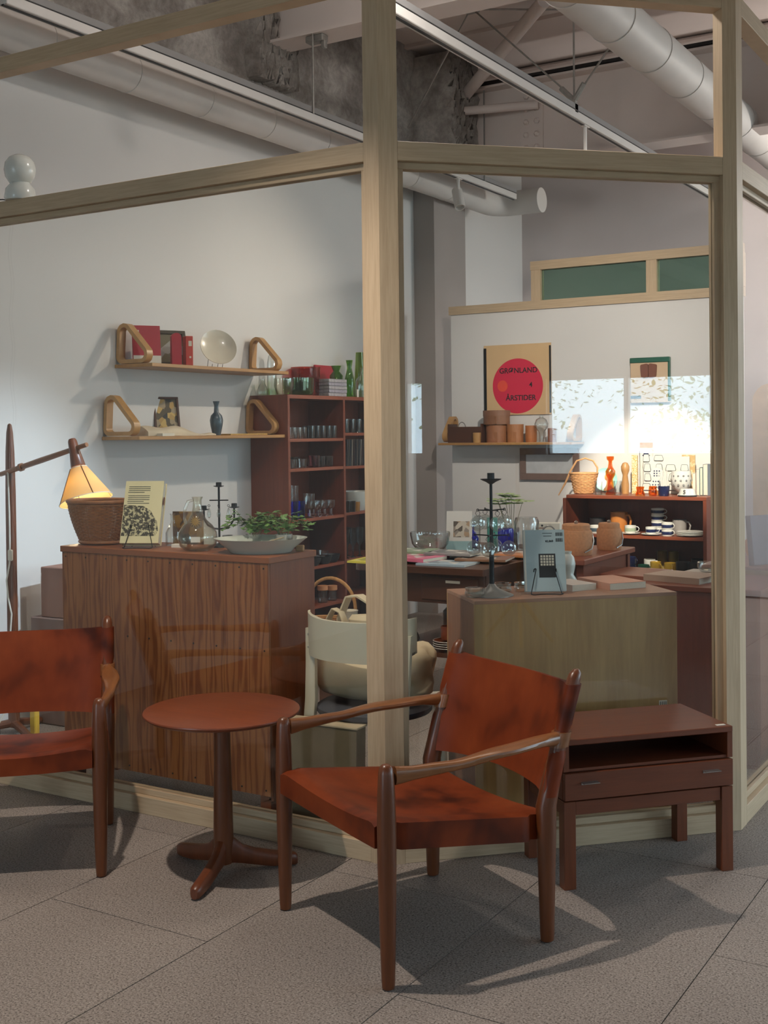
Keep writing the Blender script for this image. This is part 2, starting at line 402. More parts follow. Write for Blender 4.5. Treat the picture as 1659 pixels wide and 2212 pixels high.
# ================================================================== the setting
XW, YB, ZC = -4.4, 9.6, 4.05            # left wall face, far wall face, ceiling
fl = bx('floor', (0.8, 2.3, -.0265), (10.6, 14.8, .045), K['grout']); fl['kind'] = 'structure'
tm = MB().box((0, 0, 0), (.587, 1.177, .004), 0).build('slab', K['floor'], None, smooth=False)
first = True
for i in range(-7, 12):
    x = -.565 + .59 * i
    off = 0 if i % 2 == 0 else .59
    for j in range(-6, 6):
        y0 = 3.0 + off + 1.18 * j + .59
        if y0 < -5 or y0 > 9.7: continue
        o = tm if first else tm.copy()
        if not first: COL.objects.link(o)
        first = False
        o.parent = fl; o.location = (x - .8, y0 - 2.3, -.002 + .0265)
# walls
wl = bx('wall_left', (XW - .06, 2.3, ZC / 2), (.12, 14.8, ZC), K['white']); wl['kind'] = 'structure'
wb_ = bx('wall_back', (-1.2, YB + .06, ZC / 2), (6.5, .12, ZC), K['pink']); wb_['kind'] = 'structure'
def wall_with_holes(name, axis, pos, a0, a1, holes, mat):
    # holes: (a_from, a_to, z0, z1), sorted
    m = MB(); th = .16
    def blk(u0, u1, z0, z1):
        if u1 - u0 < 1e-4 or z1 - z0 < 1e-4: return
        if axis == 'x': m.box((pos, (u0 + u1) / 2, (z0 + z1) / 2), (th, u1 - u0, z1 - z0))
        else: m.box(((u0 + u1) / 2, pos, (z0 + z1) / 2), (u1 - u0, th, z1 - z0))
    u = a0
    for (h0, h1, z0, z1) in holes:
        blk(u, h0, 0, ZC); blk(h0, h1, 0, z0); blk(h0, h1, z1, ZC); u = h1
    blk(u, a1, 0, ZC)
    o = m.build(name, mat, None, smooth=False); o['kind'] = 'structure'; return o
WX, WY = 6.08, -5.0
HX = [(-4.2, -2.6, 1.1, 1.9), (-1.42, -1.20, 1.1, 1.9), (.25, 1.075, 1.1, 1.88), (1.085, 1.94, 1.1, 1.88), (2.1, 2.9, 1.1, 1.88)]
wall_with_holes('wall_right', 'x', WX, -5.0, 3.4, HX, K['white'])
HS = [(3.75, 6.3, .15, 1.7), (6.9, 9.2, 1.0, 3.2)]  # unseen windows added and shaped to throw cool daylight on the right post
wall_with_holes('wall_side_added', 'x', 1.98, 3.4, 9.7, HS, K['white'])  # unseen wall, added to bring those windows nearer
bx('wall_return_added', (4.1, 3.48, ZC / 2), (4.1, .16, ZC), K['white'])['kind'] = 'structure'  # unseen wall, added to stop light passing beside the side wall
HY = [(-4.3, -2.2, .1, 2.9), (1.6, 3.0, .9, 2.4)]
wall_with_holes('wall_front', 'y', WY, -4.5, 6.0, HY, K['white'])
wn = 4
for (wx_, a, b, z0, z1) in [(WX, *h) for h in HX] + [(1.98, *h) for h in HS]:
    s = struct('window_%d' % wn, (wx_, (a + b) / 2, (z0 + z1) / 2)); wn += 1
    for (c, d) in (((0, 0, (z1 - z0) / 2 - .01), (.06, b - a, .02)), ((0, 0, -(z1 - z0) / 2 + .01), (.06, b - a, .02)), ((0, (b - a) / 2 - .008, 0), (.06, .016, z1 - z0)), ((0, -(b - a) / 2 + .008, 0), (.06, .016, z1 - z0))):
        bx('window_frame', c, d, K['rail'], s)
    bx('pane', (0, 0, 0), (.008, b - a - .03, z1 - z0 - .03), K['pane'], s)
    portal((wx_ - .1, (a + b) / 2, (z0 + z1) / 2), (0, R(90), 0), z1 - z0, b - a)
for (a, b, z0, z1) in HY:
    s = struct('window_%d' % wn, ((a + b) / 2, WY, (z0 + z1) / 2)); wn += 1
    for (c, d) in (((0, 0, (z1 - z0) / 2 - .02), (b - a, .08, .04)), ((0, 0, -(z1 - z0) / 2 + .02), (b - a, .08, .04)), (((b - a) / 2 - .02, 0, 0), (.04, .08, z1 - z0)), ((-(b - a) / 2 + .02, 0, 0), (.04, .08, z1 - z0)), ((0, 0, 0), (.04, .08, z1 - z0))):
        bx('window_frame', c, d, K['rail'], s)
    bx('pane', (0, 0, 0), (b - a - .06, .008, z1 - z0 - .06), K['pane'], s)
    portal(((a + b) / 2, WY + .1, (z0 + z1) / 2), (R(90), 0, 0), b - a, z1 - z0)
# outside ground
g = bx('ground', (0.8, 2.3, -.25), (80, 80, .3), plain('pale_paving', rgb(200, 198, 190), .9)); g['kind'] = 'structure'
# ---- glazed timber partition: three bays of one octagonal corner
Z1, Z2, Z3, Z4, ZS = 2.195, 2.255, 2.747, 2.807, .062
def bay(name, p0, p1, inward, top=True):
    # local frame: x along the bay, y inward
    dx, dy = p1[0] - p0[0], p1[1] - p0[1]; L = math.hypot(dx, dy); rz = math.atan2(dy, dx)
    s = struct(name, (p0[0], p0[1], 0), rz)
    def rail(nm, z0, z1, y0=0.0, y1=.06): return bx(nm, (L / 2, (y0 + y1) / 2, (z0 + z1) / 2), (L, y1 - y0, z1 - z0), K['frame_h'], s, .0015)
    rail('sill', 0, ZS); rail('middle_rail', Z1, Z2); rail('top_rail', Z3, Z4)
    rail('glazing_bead', ZS, ZS + .022, .021, .036); rail('glazing_bead', ZS, ZS + .022, .042, .058)
    rail('glazing_bead', Z1 - .022, Z1, .021, .036); rail('glazing_bead', Z1 - .022, Z1, .042, .058)
    for xx in (.011, L - .011):
        for y0 in (.021, .042):
            bx('glazing_bead', (xx, y0 + .0078, (ZS + Z1) / 2), (.022, .0155, Z1 - ZS - .044), K['frame'], s)
    bx('pane', (L / 2, .039, (ZS + Z1) / 2), (L - .004, .006, Z1 - ZS - .004), K['pane'], s)
    return s
A, B = (-1.911, 3.117), (-1.042, 3.986)
w1 = bay('window_1', (XW, 3.117), (-1.966, 3.117), 1)
w2 = bay('window_2', (-1.868, 3.160), (-1.078, 3.950), 1)
w3 = bay('window_3', (-1.042, 4.060), (-1.042, 7.50), 1)
MB().prism([(-1.966, 3.117), (-1.911, 3.117), (-1.868, 3.160), (-1.910, 3.202), (-1.936, 3.177), (-1.966, 3.177)], 0, Z4).build('trim_1', K['frame'], smooth=False)['kind'] = 'structure'
MB().prism([(-1.078, 3.950), (-1.042, 3.986), (-1.042, 4.060), (-1.102, 4.060), (-1.102, 4.010), (-1.120, 3.992)], 0, Z4).build('trim_2', K['frame'], smooth=False)['kind'] = 'structure'
bx('trim_3', (-1.072, 7.53, Z4 / 2), (.06, .06, Z4), K['frame'])['kind'] = 'structure'
# ---- display partition at the back
YD = 7.57
bx('wall_display', (-3.0, YD + .04, 2.195 / 2), (2.08, .08, 2.195), K['white'])['kind'] = 'structure'
t4 = struct('trim_4', (0, 0, 0))
bx('rail', (-3.0, YD + .035, 2.225), (2.10, .10, .06), K['frame_h'], t4); bx('rail', (-2.68, YD + .035, 2.50), (1.46, .07, .06), K['frame_h'], t4)
for x in (-3.371, -2.543, -1.98): bx('post', (x, YD + .035, 2.3625), (.072, .06, .215), K['frame'], t4)
for a, b in ((-3.335, -2.579), (-2.507, -2.016)): bx('pane', ((a + b) / 2, YD + .035, 2.3625), (b - a, .006, .215), K['gwall'], t4)
# column in the corner
bx('wall_column', (-4.313, 7.92, ZC / 2), (.174, .50, ZC), K['conc'])['kind'] = 'structure'
# ---- ceiling: deck, steel, spray
ce = MB().box((-2.0, 0, 0), (6.6, 14.8, .12)).box((3.3, -3.25, 0), (4.0, 8.3, .12)).build('ceiling', K['deck'], None, (.8, 2.3, ZC + .06), smooth=False); ce['kind'] = 'structure'
cz = ZC + .06; C0 = (0.8, 2.3, cz)
def cpart(name, c, d, mat, b=0, rz=0): return bx(name, (c[0] - C0[0], c[1] - C0[1], c[2] - C0[2]), d, mat, ce, b, rz)
def ctube(name, p0, p1, r, mat, n=8):
    off = Vector(C0)
    return MB().tube([Vector(p0) - off, Vector(p1) - off], r, n).build(name, mat, ce)
# sprayed steel along the wall, with lumpy face
def lump_slab(name, x0, x1, y0, y1, z0, z1, amp=.02, face='x'):
    m = MB(); rn = random.Random(3); nu, nv = 60, 14
    top, bot = [], []
    for i in range(nu):
        r1, r2 = [], []
        for j in range(nv):
            y = y0 + (y1 - y0) * i / (nu - 1); z = z0 + (z1 - z0) * j / (nv - 1)
            d = rn.uniform(-amp, amp); e = rn.uniform(-.012, .012) if j == 0 else 0
            r1.append(Vector((x1 + d - C0[0], y - C0[1], z + e - C0[2]))); r2.append(Vector((x0 - C0[0], y - C0[1], z + e - C0[2])))
        top.append(r1); bot.append(r2)
    return m.sheet(top, bot).build(name, K['fluff'], ce)
lump_slab('sprayed_beam', XW + .002, -4.16, -4.5, 7.68, 3.33, ZC)
lump_slab('sprayed_haunch', -4.18, -4.07, 5.36, 5.74, 3.38, ZC, .025)
lump_slab('sprayed_haunch', -4.22, -3.86, 7.25, 7.66, 3.36, ZC - .06, .03)
def ibeam_x(y, z0, z1, x0, x1, wd=.2):
    m = MB()
    for (zc, dz, w_) in ((z0 + .008, .016, wd), (z1 - .008, .016, wd), ((z0 + z1) / 2, z1 - z0 - .03, .012)):
        m.box(((x0 + x1) / 2 - C0[0], y - C0[1], zc - C0[2]), (x1 - x0, w_, dz))
    return m.build('steel_beam', K['deck'], ce, smooth=False)
ibeam_x(5.55, 3.585, ZC, -4.07, 1.88); ibeam_x(7.66, 3.235, 3.80, -3.87, 1.88, .22); ibeam_x(1.8, 3.585, ZC, -4.15, 6.0); ibeam_x(-2.0, 3.585, ZC, -4.15, 6.0)
cpart('splice_plate', (-3.42, 7.648, 3.52), (.17, .012, .46), K['deck'])
bm_ = MB().lathe([(0, 0), (.020, 0), (.022, .008), (.014, .018), (0, .020)], 6).build('bolt', K['deck'], ce)
for i in range(5):
    for k in range(2):
        o = bm_ if (i == 0 and k == 0) else bm_.copy()
        if not (i == 0 and k == 0): COL.objects.link(o); o.parent = ce
        o.location = (-3.46 + .08 * k - C0[0], 7.641 - C0[1], 3.34 + .09 * i - C0[2]); o.rotation_euler = (R(90), 0, 0)
# black strip standing in for the shaded gap over the beam; deck ribs
cpart('dark_gap_strip', (-1.0, 7.56, 3.815), (5.7, .05, .02), K['black'])
for i in range(9): cpart('deck_rib', (-1.2, 5.9 + .42 * i if i < 4 else 2.2 + .42 * (i - 4), ZC - .012), (6.0, .05, .024), K['deck'])
for i in range(6): cpart('far_deck_rib', (-1.2, 8.1 + .28 * i, ZC - .04 - .12 * (i % 2)), (6, .16, .06), K['deck'], .02)
NODE = (-3.33, 6.55, 3.97); FORK = (-2.53, 6.235, 3.22)
ctube('brace_pipe', (-2.92, 6.72, 3.98), (-4.0, 7.62, 3.72), .042, K['deck'], 14)
ctube('brace_pipe', (-3.9, 7.45, 3.62), (-3.35, 7.6, 3.62), .03, K['deck'], 12)
for p, q in ((NODE, (-4.02, 6.95, 3.42)), (NODE, (-2.56, 6.25, 3.24)), ((-2.53, 6.24, ZC), (-2.53, 6.235, 3.16)), ((-2.49, 6.22, 3.24), (-2.15, 6.15, 3.60)), ((-3.77, 7.6, ZC), (-3.77, 7.6, 3.14)), ((-3.77, 5.46, 3.6), (-3.77, 5.46, 3.14)), ((-2.53, 4.3, ZC), (-2.53, 4.3, 3.14)), ((-3.3, 6.6, 3.97), (-2.9, 6.9, 3.98))):
    ctube('tie_rod', p, q, .006, K['zinc'], 6)
cpart('clamp', (NODE[0], NODE[1], NODE[2] + .01), (.09, .07, .08), K['zinc'], .008); cpart('clamp', (-3.6, 7.0, 3.9), (.05, .05, .09), K['zinc'], .006)
cpart('clamp', (-3.77, 5.50, 3.565), (.12, .06, .04), K['zinc'], .006); cpart('clamp', (-3.72, 5.50, 3.53), (.03, .03, .05), K['zinc'], .006)
for p, q in (((-2.62, 6.27, 3.29), (-2.53, 6.235, 3.20)), ((-2.46, 6.21, 3.28), (-2.53, 6.235, 3.20))): ctube('turnbuckle', p, q, .016, K['zinc'], 8)
cpart('clamp', (-2.53, 6.235, 3.165), (.03, .05, .07), K['zinc'], .004)
# ---- ducts
def duct(x, z, r, y0, y1, label, elbow=None, step=.55):
    t = thing('air_duct', label, 'duct', (x, y0, z))
    path = [(0, 0, 0), (0, y1 - y0, 0)]
    if elbow:
        for a in range(1, 9):
            th = R(90) * a / 8; path.append((elbow * r * 1.5 * (1 - math.cos(th)), y1 - y0 + r * 1.5 * math.sin(th), 0))
        path.append((path[-1][0] + elbow * .25, path[-1][1], 0))
    MB().tube(path, r, 32).build('pipe', K['duct'], t)
    ring = MB().tube([(math.cos(2 * math.pi * k / 32) * (r + .001), 0, math.sin(2 * math.pi * k / 32) * (r + .001)) for k in range(32)], .0035, 4, closed=True).build('seam', K['duct'], t)
    n = int((y1 - y0) / step)
    for i in range(n):
        o = ring if i == 0 else ring.copy()
        if i: COL.objects.link(o); o.parent = t
        o.location = (0, .2 + step * i, 0)
    return t
duct(-4.115, 3.145, .096, -3.0, 8.35, 'long white spiral duct running along the plaster wall', 1)
duct(-1.98, 3.30, .118, 4.6, 9.3, 'white spiral duct crossing overhead above the chamfered pane')
duct(1.2, 3.3, .12, -3.5, 9.3, 'white spiral duct above the open floor')
# ---- light tracks and spotlights
def track(x, y0, y1, label):
    t = thing('lighting_track', label, 'light track', (x, y0, 3.10))
    L = y1 - y0
    bx('channel', (0, L / 2, .022), (.05, L, .044), K['rail'], t, .003)
    bx('slot', (0, L / 2, -.001), (.014, L, .006), K['black'], t); bx('top_cap', (0, L / 2, .062), (.05, L, .034), K['railcap'], t); bx('side_groove', (.0255, L / 2, .0445), (.003, L, .005), K['black'], t)
    return t
track(-3.80, 3.3, 8.15, 'pale grey lighting track beside the long wall duct')
track(-2.54, 3.18, 9.3, 'grey lighting track crossing the middle of the shop')
track(-2.30, -3.0, 2.9, 'lighting track over the floor in front of the glass')
def spot(loc, target, power, label, cone=60, col=(1, .86, .70), size=.02, blend=.5):
    L = Vector(loc); D = (Vector(target) - L).normalized()
    t = thing('track_spotlight', label, 'spotlight', loc)
    q = D.to_track_quat('Z', 'Y').to_matrix()
    MB().lathe([(0, -.075), (.034, -.075), (.037, -.068), (.037, .075), (.031, .075), (.031, .05), (0, .05)], 20, m=q).build('lamp_head', K['duct'], t)
    MB().tube([(0, 0, 0), (0, 0, .055), (0, 0, 3.10 - loc[2])], .011, 8).build('stem', K['duct'], t)
    MB().box((0, 0, 3.10 - loc[2] + .004), (.03, .08, .02), .003).build('adapter', K['duct'], t)
    l = bpy.data.lights.new('spot_lamp', 'SPOT'); l.energy = power; l.color = col; l.spot_size = R(cone); l.spot_blend = blend; l.shadow_soft_size = size
    o = bpy.data.objects.new('spot_lamp', l); COL.objects.link(o); o.parent = t; o.location = D * .08
    o.rotation_euler = D.to_track_quat('-Z', 'Y').to_euler()
    return t
LP = 1.0
spot((-2.30, 1.95, 2.97), (-2.0, 2.5, 0), 165 * LP, 'white spotlight aimed at the armchairs and floor', 108, (1, .88, .76), .025, .8)
spot((-2.54, 6.42, 2.88), (-4.35, 5.3, 1.35), 85 * LP, 'white spotlight aimed at the bent wood wall shelves', 95, blend=1.0)
spot((-3.80, 7.25, 2.96), (-3.0, 6.5, .7), 40 * LP, 'white spotlight hanging in front of the wall duct end', 60)
spot((-2.54, 3.40, 2.99), (-2.9, 5.2, .75), 80 * LP, 'white spotlight aimed at the table of magazines', 75, blend=.9)
spot((-2.54, 3.23, 2.99), (-3.2, 3.4, .8), 14 * LP, 'white spotlight aimed at the pine cabinet display', 80)
track(-1.36, 3.90, 4.5, 'short lighting track close to the receding bay')
spot((-1.36, 4.15, 3.02), (-2.45, 7.28, 1.06), 900 * LP, 'white spotlight aimed at the crowded shelf of ceramics', 17, (1, .86, .70), .03, .5)
spot((-1.36, 4.28, 3.02), (-2.9, 7.5, 1.75), 380 * LP, 'white spotlight washing the display wall and its poster', 46, (1, .90, .80), .04, 1.0)
spot((-1.36, 3.94, 3.02), (-1.75, 3.8, .8), 16 * LP, 'white spotlight aimed at the candle stand', 80)
spot((-1.36, 4.04, 3.02), (-4.38, 3.74, .78), 460 * LP, 'added daylight-white spotlight brightening the corner behind the wooden floor lamp', 28, (.72, .86, 1), .05, 1.0)  # invented cool spot, added to brighten the low wall corner
# ---- invented globe pendants added out of view to brighten far end and ceiling
def pendant(x, y, z, power, label):
    t = thing('added_pendant', label, 'added fill lamp', (x, y, z))
    MB().lathe([(0, -.07), (.042, -.056), (.07, 0), (.042, .056), (0, .07)], 24).build('globe', plain('opal_globe_%d' % int(x * 10), rgb(235, 232, 225), .4, var=.01), t)
    MB().tube([(0, 0, .07), (0, 0, ZC - z)], .006, 6).build('cord', K['black'], t)
    l = bpy.data.lights.new('globe_lamp', 'POINT'); l.energy = power; l.color = (1, .93, .85); l.shadow_soft_size = .07
    o = bpy.data.objects.new('globe_lamp', l); COL.objects.link(o); o.parent = t; o.location = (0, 0, -.16)
pendant(-.2, 8.7, 2.9, 110, 'added opal globe pendant lighting the far end of the hall')
pendant(-2.05, 3.85, 3.42, 36, 'added opal globe pendant high inside the shop lighting its ceiling')
# ================================================================== leather armchairs
def ell(c, rx, ry, n, ax='z', p=2.0):
    out = []
    for j in range(n):
        a = 2 * math.pi * j / n; ca, sa = math.cos(a), math.sin(a)
        u = rx * math.copysign(abs(ca) ** (2 / p), ca); v = ry * math.copysign(abs(sa) ** (2 / p), sa)
        if ax == 'z': out.append((c[0] + u, c[1] + v, c[2]))
        elif ax == 'y': out.append((c[0] + u, c[1], c[2] + v))
        else: out.append((c[0], c[1] + u, c[2] + v))
    return out
def spline(keys, t):
    # keys: list of (t, value...) linear-smooth interpolation
    for a, b in zip(keys, keys[1:]):
        if t <= b[0]:
            k = (t - a[0]) / (b[0] - a[0]); k = k * k * (3 - 2 * k)
            return [p + (q - p) * k for p, q in zip(a[1:], b[1:])]
    return list(keys[-1][1:])
def armchair(label, loc, rz):
    t = thing('leather_armchair', label, 'armchair', loc, rz, 'matching leather armchairs')
    FX, FY, BX, BY = .283, -.2475, .276, .2475
    def back_y(z): return BY + (0 if z < .36 else .105 * ((z - .36) / .345) ** 1.1)
    for sx in (1, -1):
        loops = []
        for z, r in ((0, .010), (.004, .0155), (.02, .0170), (.15, .0205), (.30, .0235), (.40, .0240), (.47, .0225), (.525, .0195), (.540, .0165), (.547, .010), (.549, .002)):
            loops.append(ell((sx * FX, FY, z), r, r, 14))
        MB().loft(loops).build('front_leg', K['oak'], t)
        loops = []
        for z, r in ((0, .011), (.004, .0165), (.02, .018), (.15, .021), (.28, .0245), (.36, .026), (.45, .023), (.55, .019), (.64, .0165), (.685, .018), (.70, .015), (.709, .008), (.711, .001)):
            loops.append(ell((sx * BX, back_y(z), z), r, r * 1.1, 14))
        MB().loft(loops).build('back_leg', K['oak'], t)
        # arm
        loops = []; N = 22
        y0, y1 = FY + .022, back_y(.525) - .006
        for i in range(N + 1):
            s = i / N; y = y0 + (y1 - y0) * s
            wv, hv = spline([(0, .0105, .0225), (.12, .0115, .0165), (.35, .0165, .0125), (.68, .0300, .0110), (.84, .0270, .0125), (.94, .0180, .0165), (1, .0165, .0185)], s)
            zz = spline([(0, .517), (.3, .521), (.6, .533), (.85, .536), (1, .533)], s)[0]
            xx = sx * (FX + .004 + .020 * math.sin(math.pi * min(1, s * 1.05)) - (FX - BX) * s)
            loops.append(ell((xx, y, zz), wv, hv, 14, 'y', 2.6))
        MB().loft(loops).build('armrest', K['oak_h'], t)
        # collar where the arm meets the back post
        MB().loft([ell((sx * (BX + .001), back_y(z), z), .0255, .028, 16) for z in (.512, .516, .546, .550)]).build('arm_collar', K['oak_h'], t)
    # rails inside the leather
    for sx in (1, -1):
        MB().tube([(sx * (FX - .03), FY + .01, .370), (sx * (BX - .03), BY, .300)], .012, 8).build('side_rail', K['oak'], t)
    # seat: leather pulled over the rails, sagging in the middle
    nu, nv = 29, 25
    top, bot = [], []
    xe = .262
    for i in range(nu):
        u = -1 + 2 * i / (nu - 1); ru, rb = [], []
        for j in range(nv):
            v = j / (nv - 1)
            x = u * (xe + (.0 if v < .02 else 0)); y = FY - .022 + (BY + .022 - FY) * v
            base = .418 - .072 * v
            sag = .034 * (1 - u * u) * (math.sin(math.pi * (.15 + .8 * v))) + .012 * (1 - u * u)
            edge = .012 * max(0, (abs(u) - .86) / .14) ** 2 + .014 * max(0, (.08 - v) / .08) ** 2
            y2 = y + (.020 * (1 - u * u) if v < .12 else .020 * (1 - u * u) * max(0, 1 - (v - .12) / .3))
            ru.append(Vector((x * (1.075 if .09 < v < .91 else 1.0), y2, base - sag - edge)))
            rb.append(Vector((x * (1.075 if .09 < v < .91 else 1.0), y2, base - .078 - .016 * (1 - u * u) * (1 - v * .6) - .0)))
        top.append(ru); bot.append(rb)
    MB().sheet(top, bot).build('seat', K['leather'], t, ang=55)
    # back: leather sleeve round the two posts, hollowed between them
    nz = 14; loops = []
    for k in range(nz + 1):
        z = .386 + (.672 - .386) * k / nz; lp = []; m = 22
        rs = (.0255 if z < .5 else .0235) - (.004 if .505 < z < .553 else 0)
        def half(u):                     # half thickness between the posts
            return .0045 + (rs - .0045) * max(0, (abs(u) - .72) / .28) ** 1.5
        def cy(u): return back_y(z) + .055 * (1 - u * u)
        dzf = lambda u: -.012 * (1 - u * u) * (k / nz) + .006 * (1 - u * u) * (1 - k / nz)
        for i in range(m):
            u = -1 + 2 * i / (m - 1); lp.append(Vector((u * BX, cy(u) - half(u), z + dzf(u))))
        for i in range(1, 8):
            a = -math.pi / 2 + math.pi * i / 8; lp.append(Vector((BX + rs * math.cos(a), back_y(z) + rs * math.sin(a), z)))
        for i in range(m):
            u = 1 - 2 * i / (m - 1); lp.append(Vector((u * BX, cy(u) + half(u), z + dzf(u))))
        for i in range(1, 8):
            a = math.pi / 2 + math.pi * i / 8; lp.append(Vector((-BX + rs * math.cos(a), back_y(z) + rs * math.sin(a), z)))
        loops.append(lp)
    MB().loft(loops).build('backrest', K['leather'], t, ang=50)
    return t
armchair('leather armchair with full frame and empty seat standing before the corner post', (-1.6185, 2.7735, 0), R(-27.8))
armchair('leather armchair cut off by the picture edge, beside the round table', (-3.0, 2.608, 0), R(41.3))

# ================================================================== round side table
t = thing('side_table', 'small round wooden pedestal table between the two leather armchairs', 'table', (-2.318, 2.822, 0))
MB().lathe([(0, .484), (.205, .484), (.226, .489), (.238, .496), (.2405, .500), (.2395, .5035), (.236, .505), (0, .505)], 72).build('tabletop', K['tabletop'], t)
MB().loft([ell((0, 0, z), r, r, 20) for z, r in ((.03, .026), (.10, .031), (.25, .0285), (.40, .025), (.486, .025))]).build('column', K['oak'], t)
for k in range(3):
    a = math.atan2(2.599 - 2.815, -2.246 + 2.313) + k * 2 * math.pi / 3; loops = []
    for r, wd, z0, z1 in ((0, .017, .028, .125), (.03, .0175, .026, .108), (.06, .018, .022, .082), (.10, .0185, .014, .066), (.15, .019, .004, .054), (.20, .018, .001, .045), (.222, .016, .001, .041), (.230, .010, .004, .034)):
        c, zc, hz = Vector((r * math.cos(a), r * math.sin(a), 0)), (z0 + z1) / 2, (z1 - z0) / 2; nn = Vector((-math.sin(a), math.cos(a), 0)); lp = []
        for j in range(12):
            b = 2 * math.pi * j / 12; ca, sa = math.cos(b), math.sin(b)
            lp.append(c + nn * wd * math.copysign(abs(ca) ** .7, ca) + Vector((0, 0, zc + hz * math.copysign(abs(sa) ** .7, sa))))
        loops.append(lp)
    MB().loft(loops).build('foot', K['teak'], t)

# ================================================================== low drawer table by the chamfered pane
NW, ND = .559, .312
rz = math.atan2(3.609 - 3.202, -.968 + 1.351)
t = thing('drawer_table', 'low teak side table with one drawer and an open slot under its top', 'side table', (-1.351, 3.202, 0), rz)
for x in (.019, NW - .019):
    for y in (.019, ND - .019): bx('leg', (x, y, .130), (.038, .038, .260), K['teak'], t, .0015)
bx('front_apron', (NW / 2, .014, .238), (NW - .08, .018, .040), K['teak_h'], t, .001); bx('back_apron', (NW / 2, ND - .014, .238), (NW - .08, .018, .040), K['teak_h'], t)
for x in (.012, NW - .012): bx('side_apron', (x, ND / 2, .238), (.018, ND - .08, .040), K['teak_h'], t)
bx('drawer_case', (NW / 2, ND / 2 + .008, .304), (NW - .004, ND - .018, .084), K['teak_h'], t, .001)
dr = bx('drawer', (NW / 2, .004, .304), (NW - .004, .018, .080), K['teak_h'], t, .0015)
for x in (-.20, .20):
    h = MB().box((0, 0, 0), (.052, .022, .0025), .0008).box((0, .009, -.003), (.052, .003, .008)).build('handle', K['steel'], dr, (x, -.019, .012), smooth=False); h['label'] = 'thin steel tab pull'
for x in (.009, NW - .009): bx('side_panel', (x, ND / 2, .388), (.018, ND, .080), K['teak'], t, .001)
bx('back_panel', (NW / 2, ND - .006, .388), (NW - .036, .010, .080), K['teak_h'], t); bx('slot_floor', (NW / 2, ND / 2, .3515), (NW - .036, ND - .012, .008), K['teak_h'], t)
bx('top', (NW / 2, ND / 2, .4345), (NW, ND + .004, .018), K['teak_h'], t, .002)
tag(MB().box((0, 0, .0006), (.030, .012, .0012)).build('price_sticker', K['paper'], None, (-1.351 + math.cos(rz) * (NW - .03) - math.sin(rz) * .02, 3.202 + math.sin(rz) * (NW - .03) + math.cos(rz) * .02, .4436), (0, 0, rz), False), 'blank white price sticker on the corner of the drawer table', 'sticker')

# ================================================================== globe lamp on the beam
t = thing('globe_lamp', 'unlit white glass ball lamp standing on the middle rail', 'lamp', (-3.545, 3.150, 2.2552))
MB().lathe([(0, 0), (.056, 0), (.060, .012), (.054, .045), (.040, .062), (.036, .070), (0, .070)], 32).build('base', K['whitecer'], t)
MB().lathe([(.030, .064), (.042, .070), (.055, .092), (.0595, .118), (.055, .145), (.040, .165), (.02, .175), (0, .1775)], 32).build('globe', K['whitecer'], t)
tag(MB().tube([(-3.605, 3.15, 2.262), (-3.63, 3.14, 2.268), (-3.655, 3.122, 2.266)] + [(-3.665 + .008 * math.sin(i * 1.25), 3.107, 2.262 - i * .05) for i in range(43)], .0022, 6).build('lamp_cable', K['black'], None), 'thin black cable hanging down from the rail in loose waves', 'cable')

# ================================================================== pine cabinet, seen from its back
PX0, PX1, PY0, PY1, PZ = -3.455, -2.457, 3.25, 3.53, .925
t = thing('pine_cabinet', 'old pine cabinet standing with its boarded back to the glass', 'cabinet', ((PX0 + PX1) / 2, (PY0 + PY1) / 2, 0))
WP, DP = PX1 - PX0, PY1 - PY0
nb = 5
for i in range(nb):
    wi = WP / nb
    bx('back_board', (-WP / 2 + wi * (i + .5), -DP / 2 + .006, (.095 + .902) / 2), (wi - .0012, .012, .902 - .095), K['pine'], t, .0006)
for sx in (-1, 1):
    bx('side_panel', (sx * (WP / 2 - .010), .006, (.075 + .902) / 2), (.020, DP - .013, .902 - .075), K['pine_side'], t, .001)
    for y in (-DP / 2 + .035, DP / 2 - .03): bx('foot', (sx * (WP / 2 - .032), y, .05), (.045, .045, .10), K['pine_side'], t)
bx('bottom_board', (0, .006, .108), (WP - .044, DP - .02, .018), K['pine_side'], t); bx('shelf', (0, .006, .5), (WP - .044, DP - .03, .018), K['pine_side'], t)
bx('top_board', (0, 0, .9135), (WP + .012, DP + .010, .023), wood('pine_top', rgb(164, 98, 58), rgb(128, 72, 42), (.07, 1, 1), 18, .4, .8), t, .002)
nl = MB().lathe([(0, 0), (.0035, 0), (.003, .0015), (0, .002)], 8).build('nail', K['dark'], t)
k = 0
for i in range(nb * 2):
    for z in (.885, .60, .115):
        o = nl if k == 0 else nl.copy()
        if k: COL.objects.link(o); o.parent = t
        k += 1; o.location = (-WP / 2 + .02 + i * (WP - .04) / (nb * 2 - 1), -DP / 2 - .0002, z); o.rotation_euler = (R(90), 0, 0)

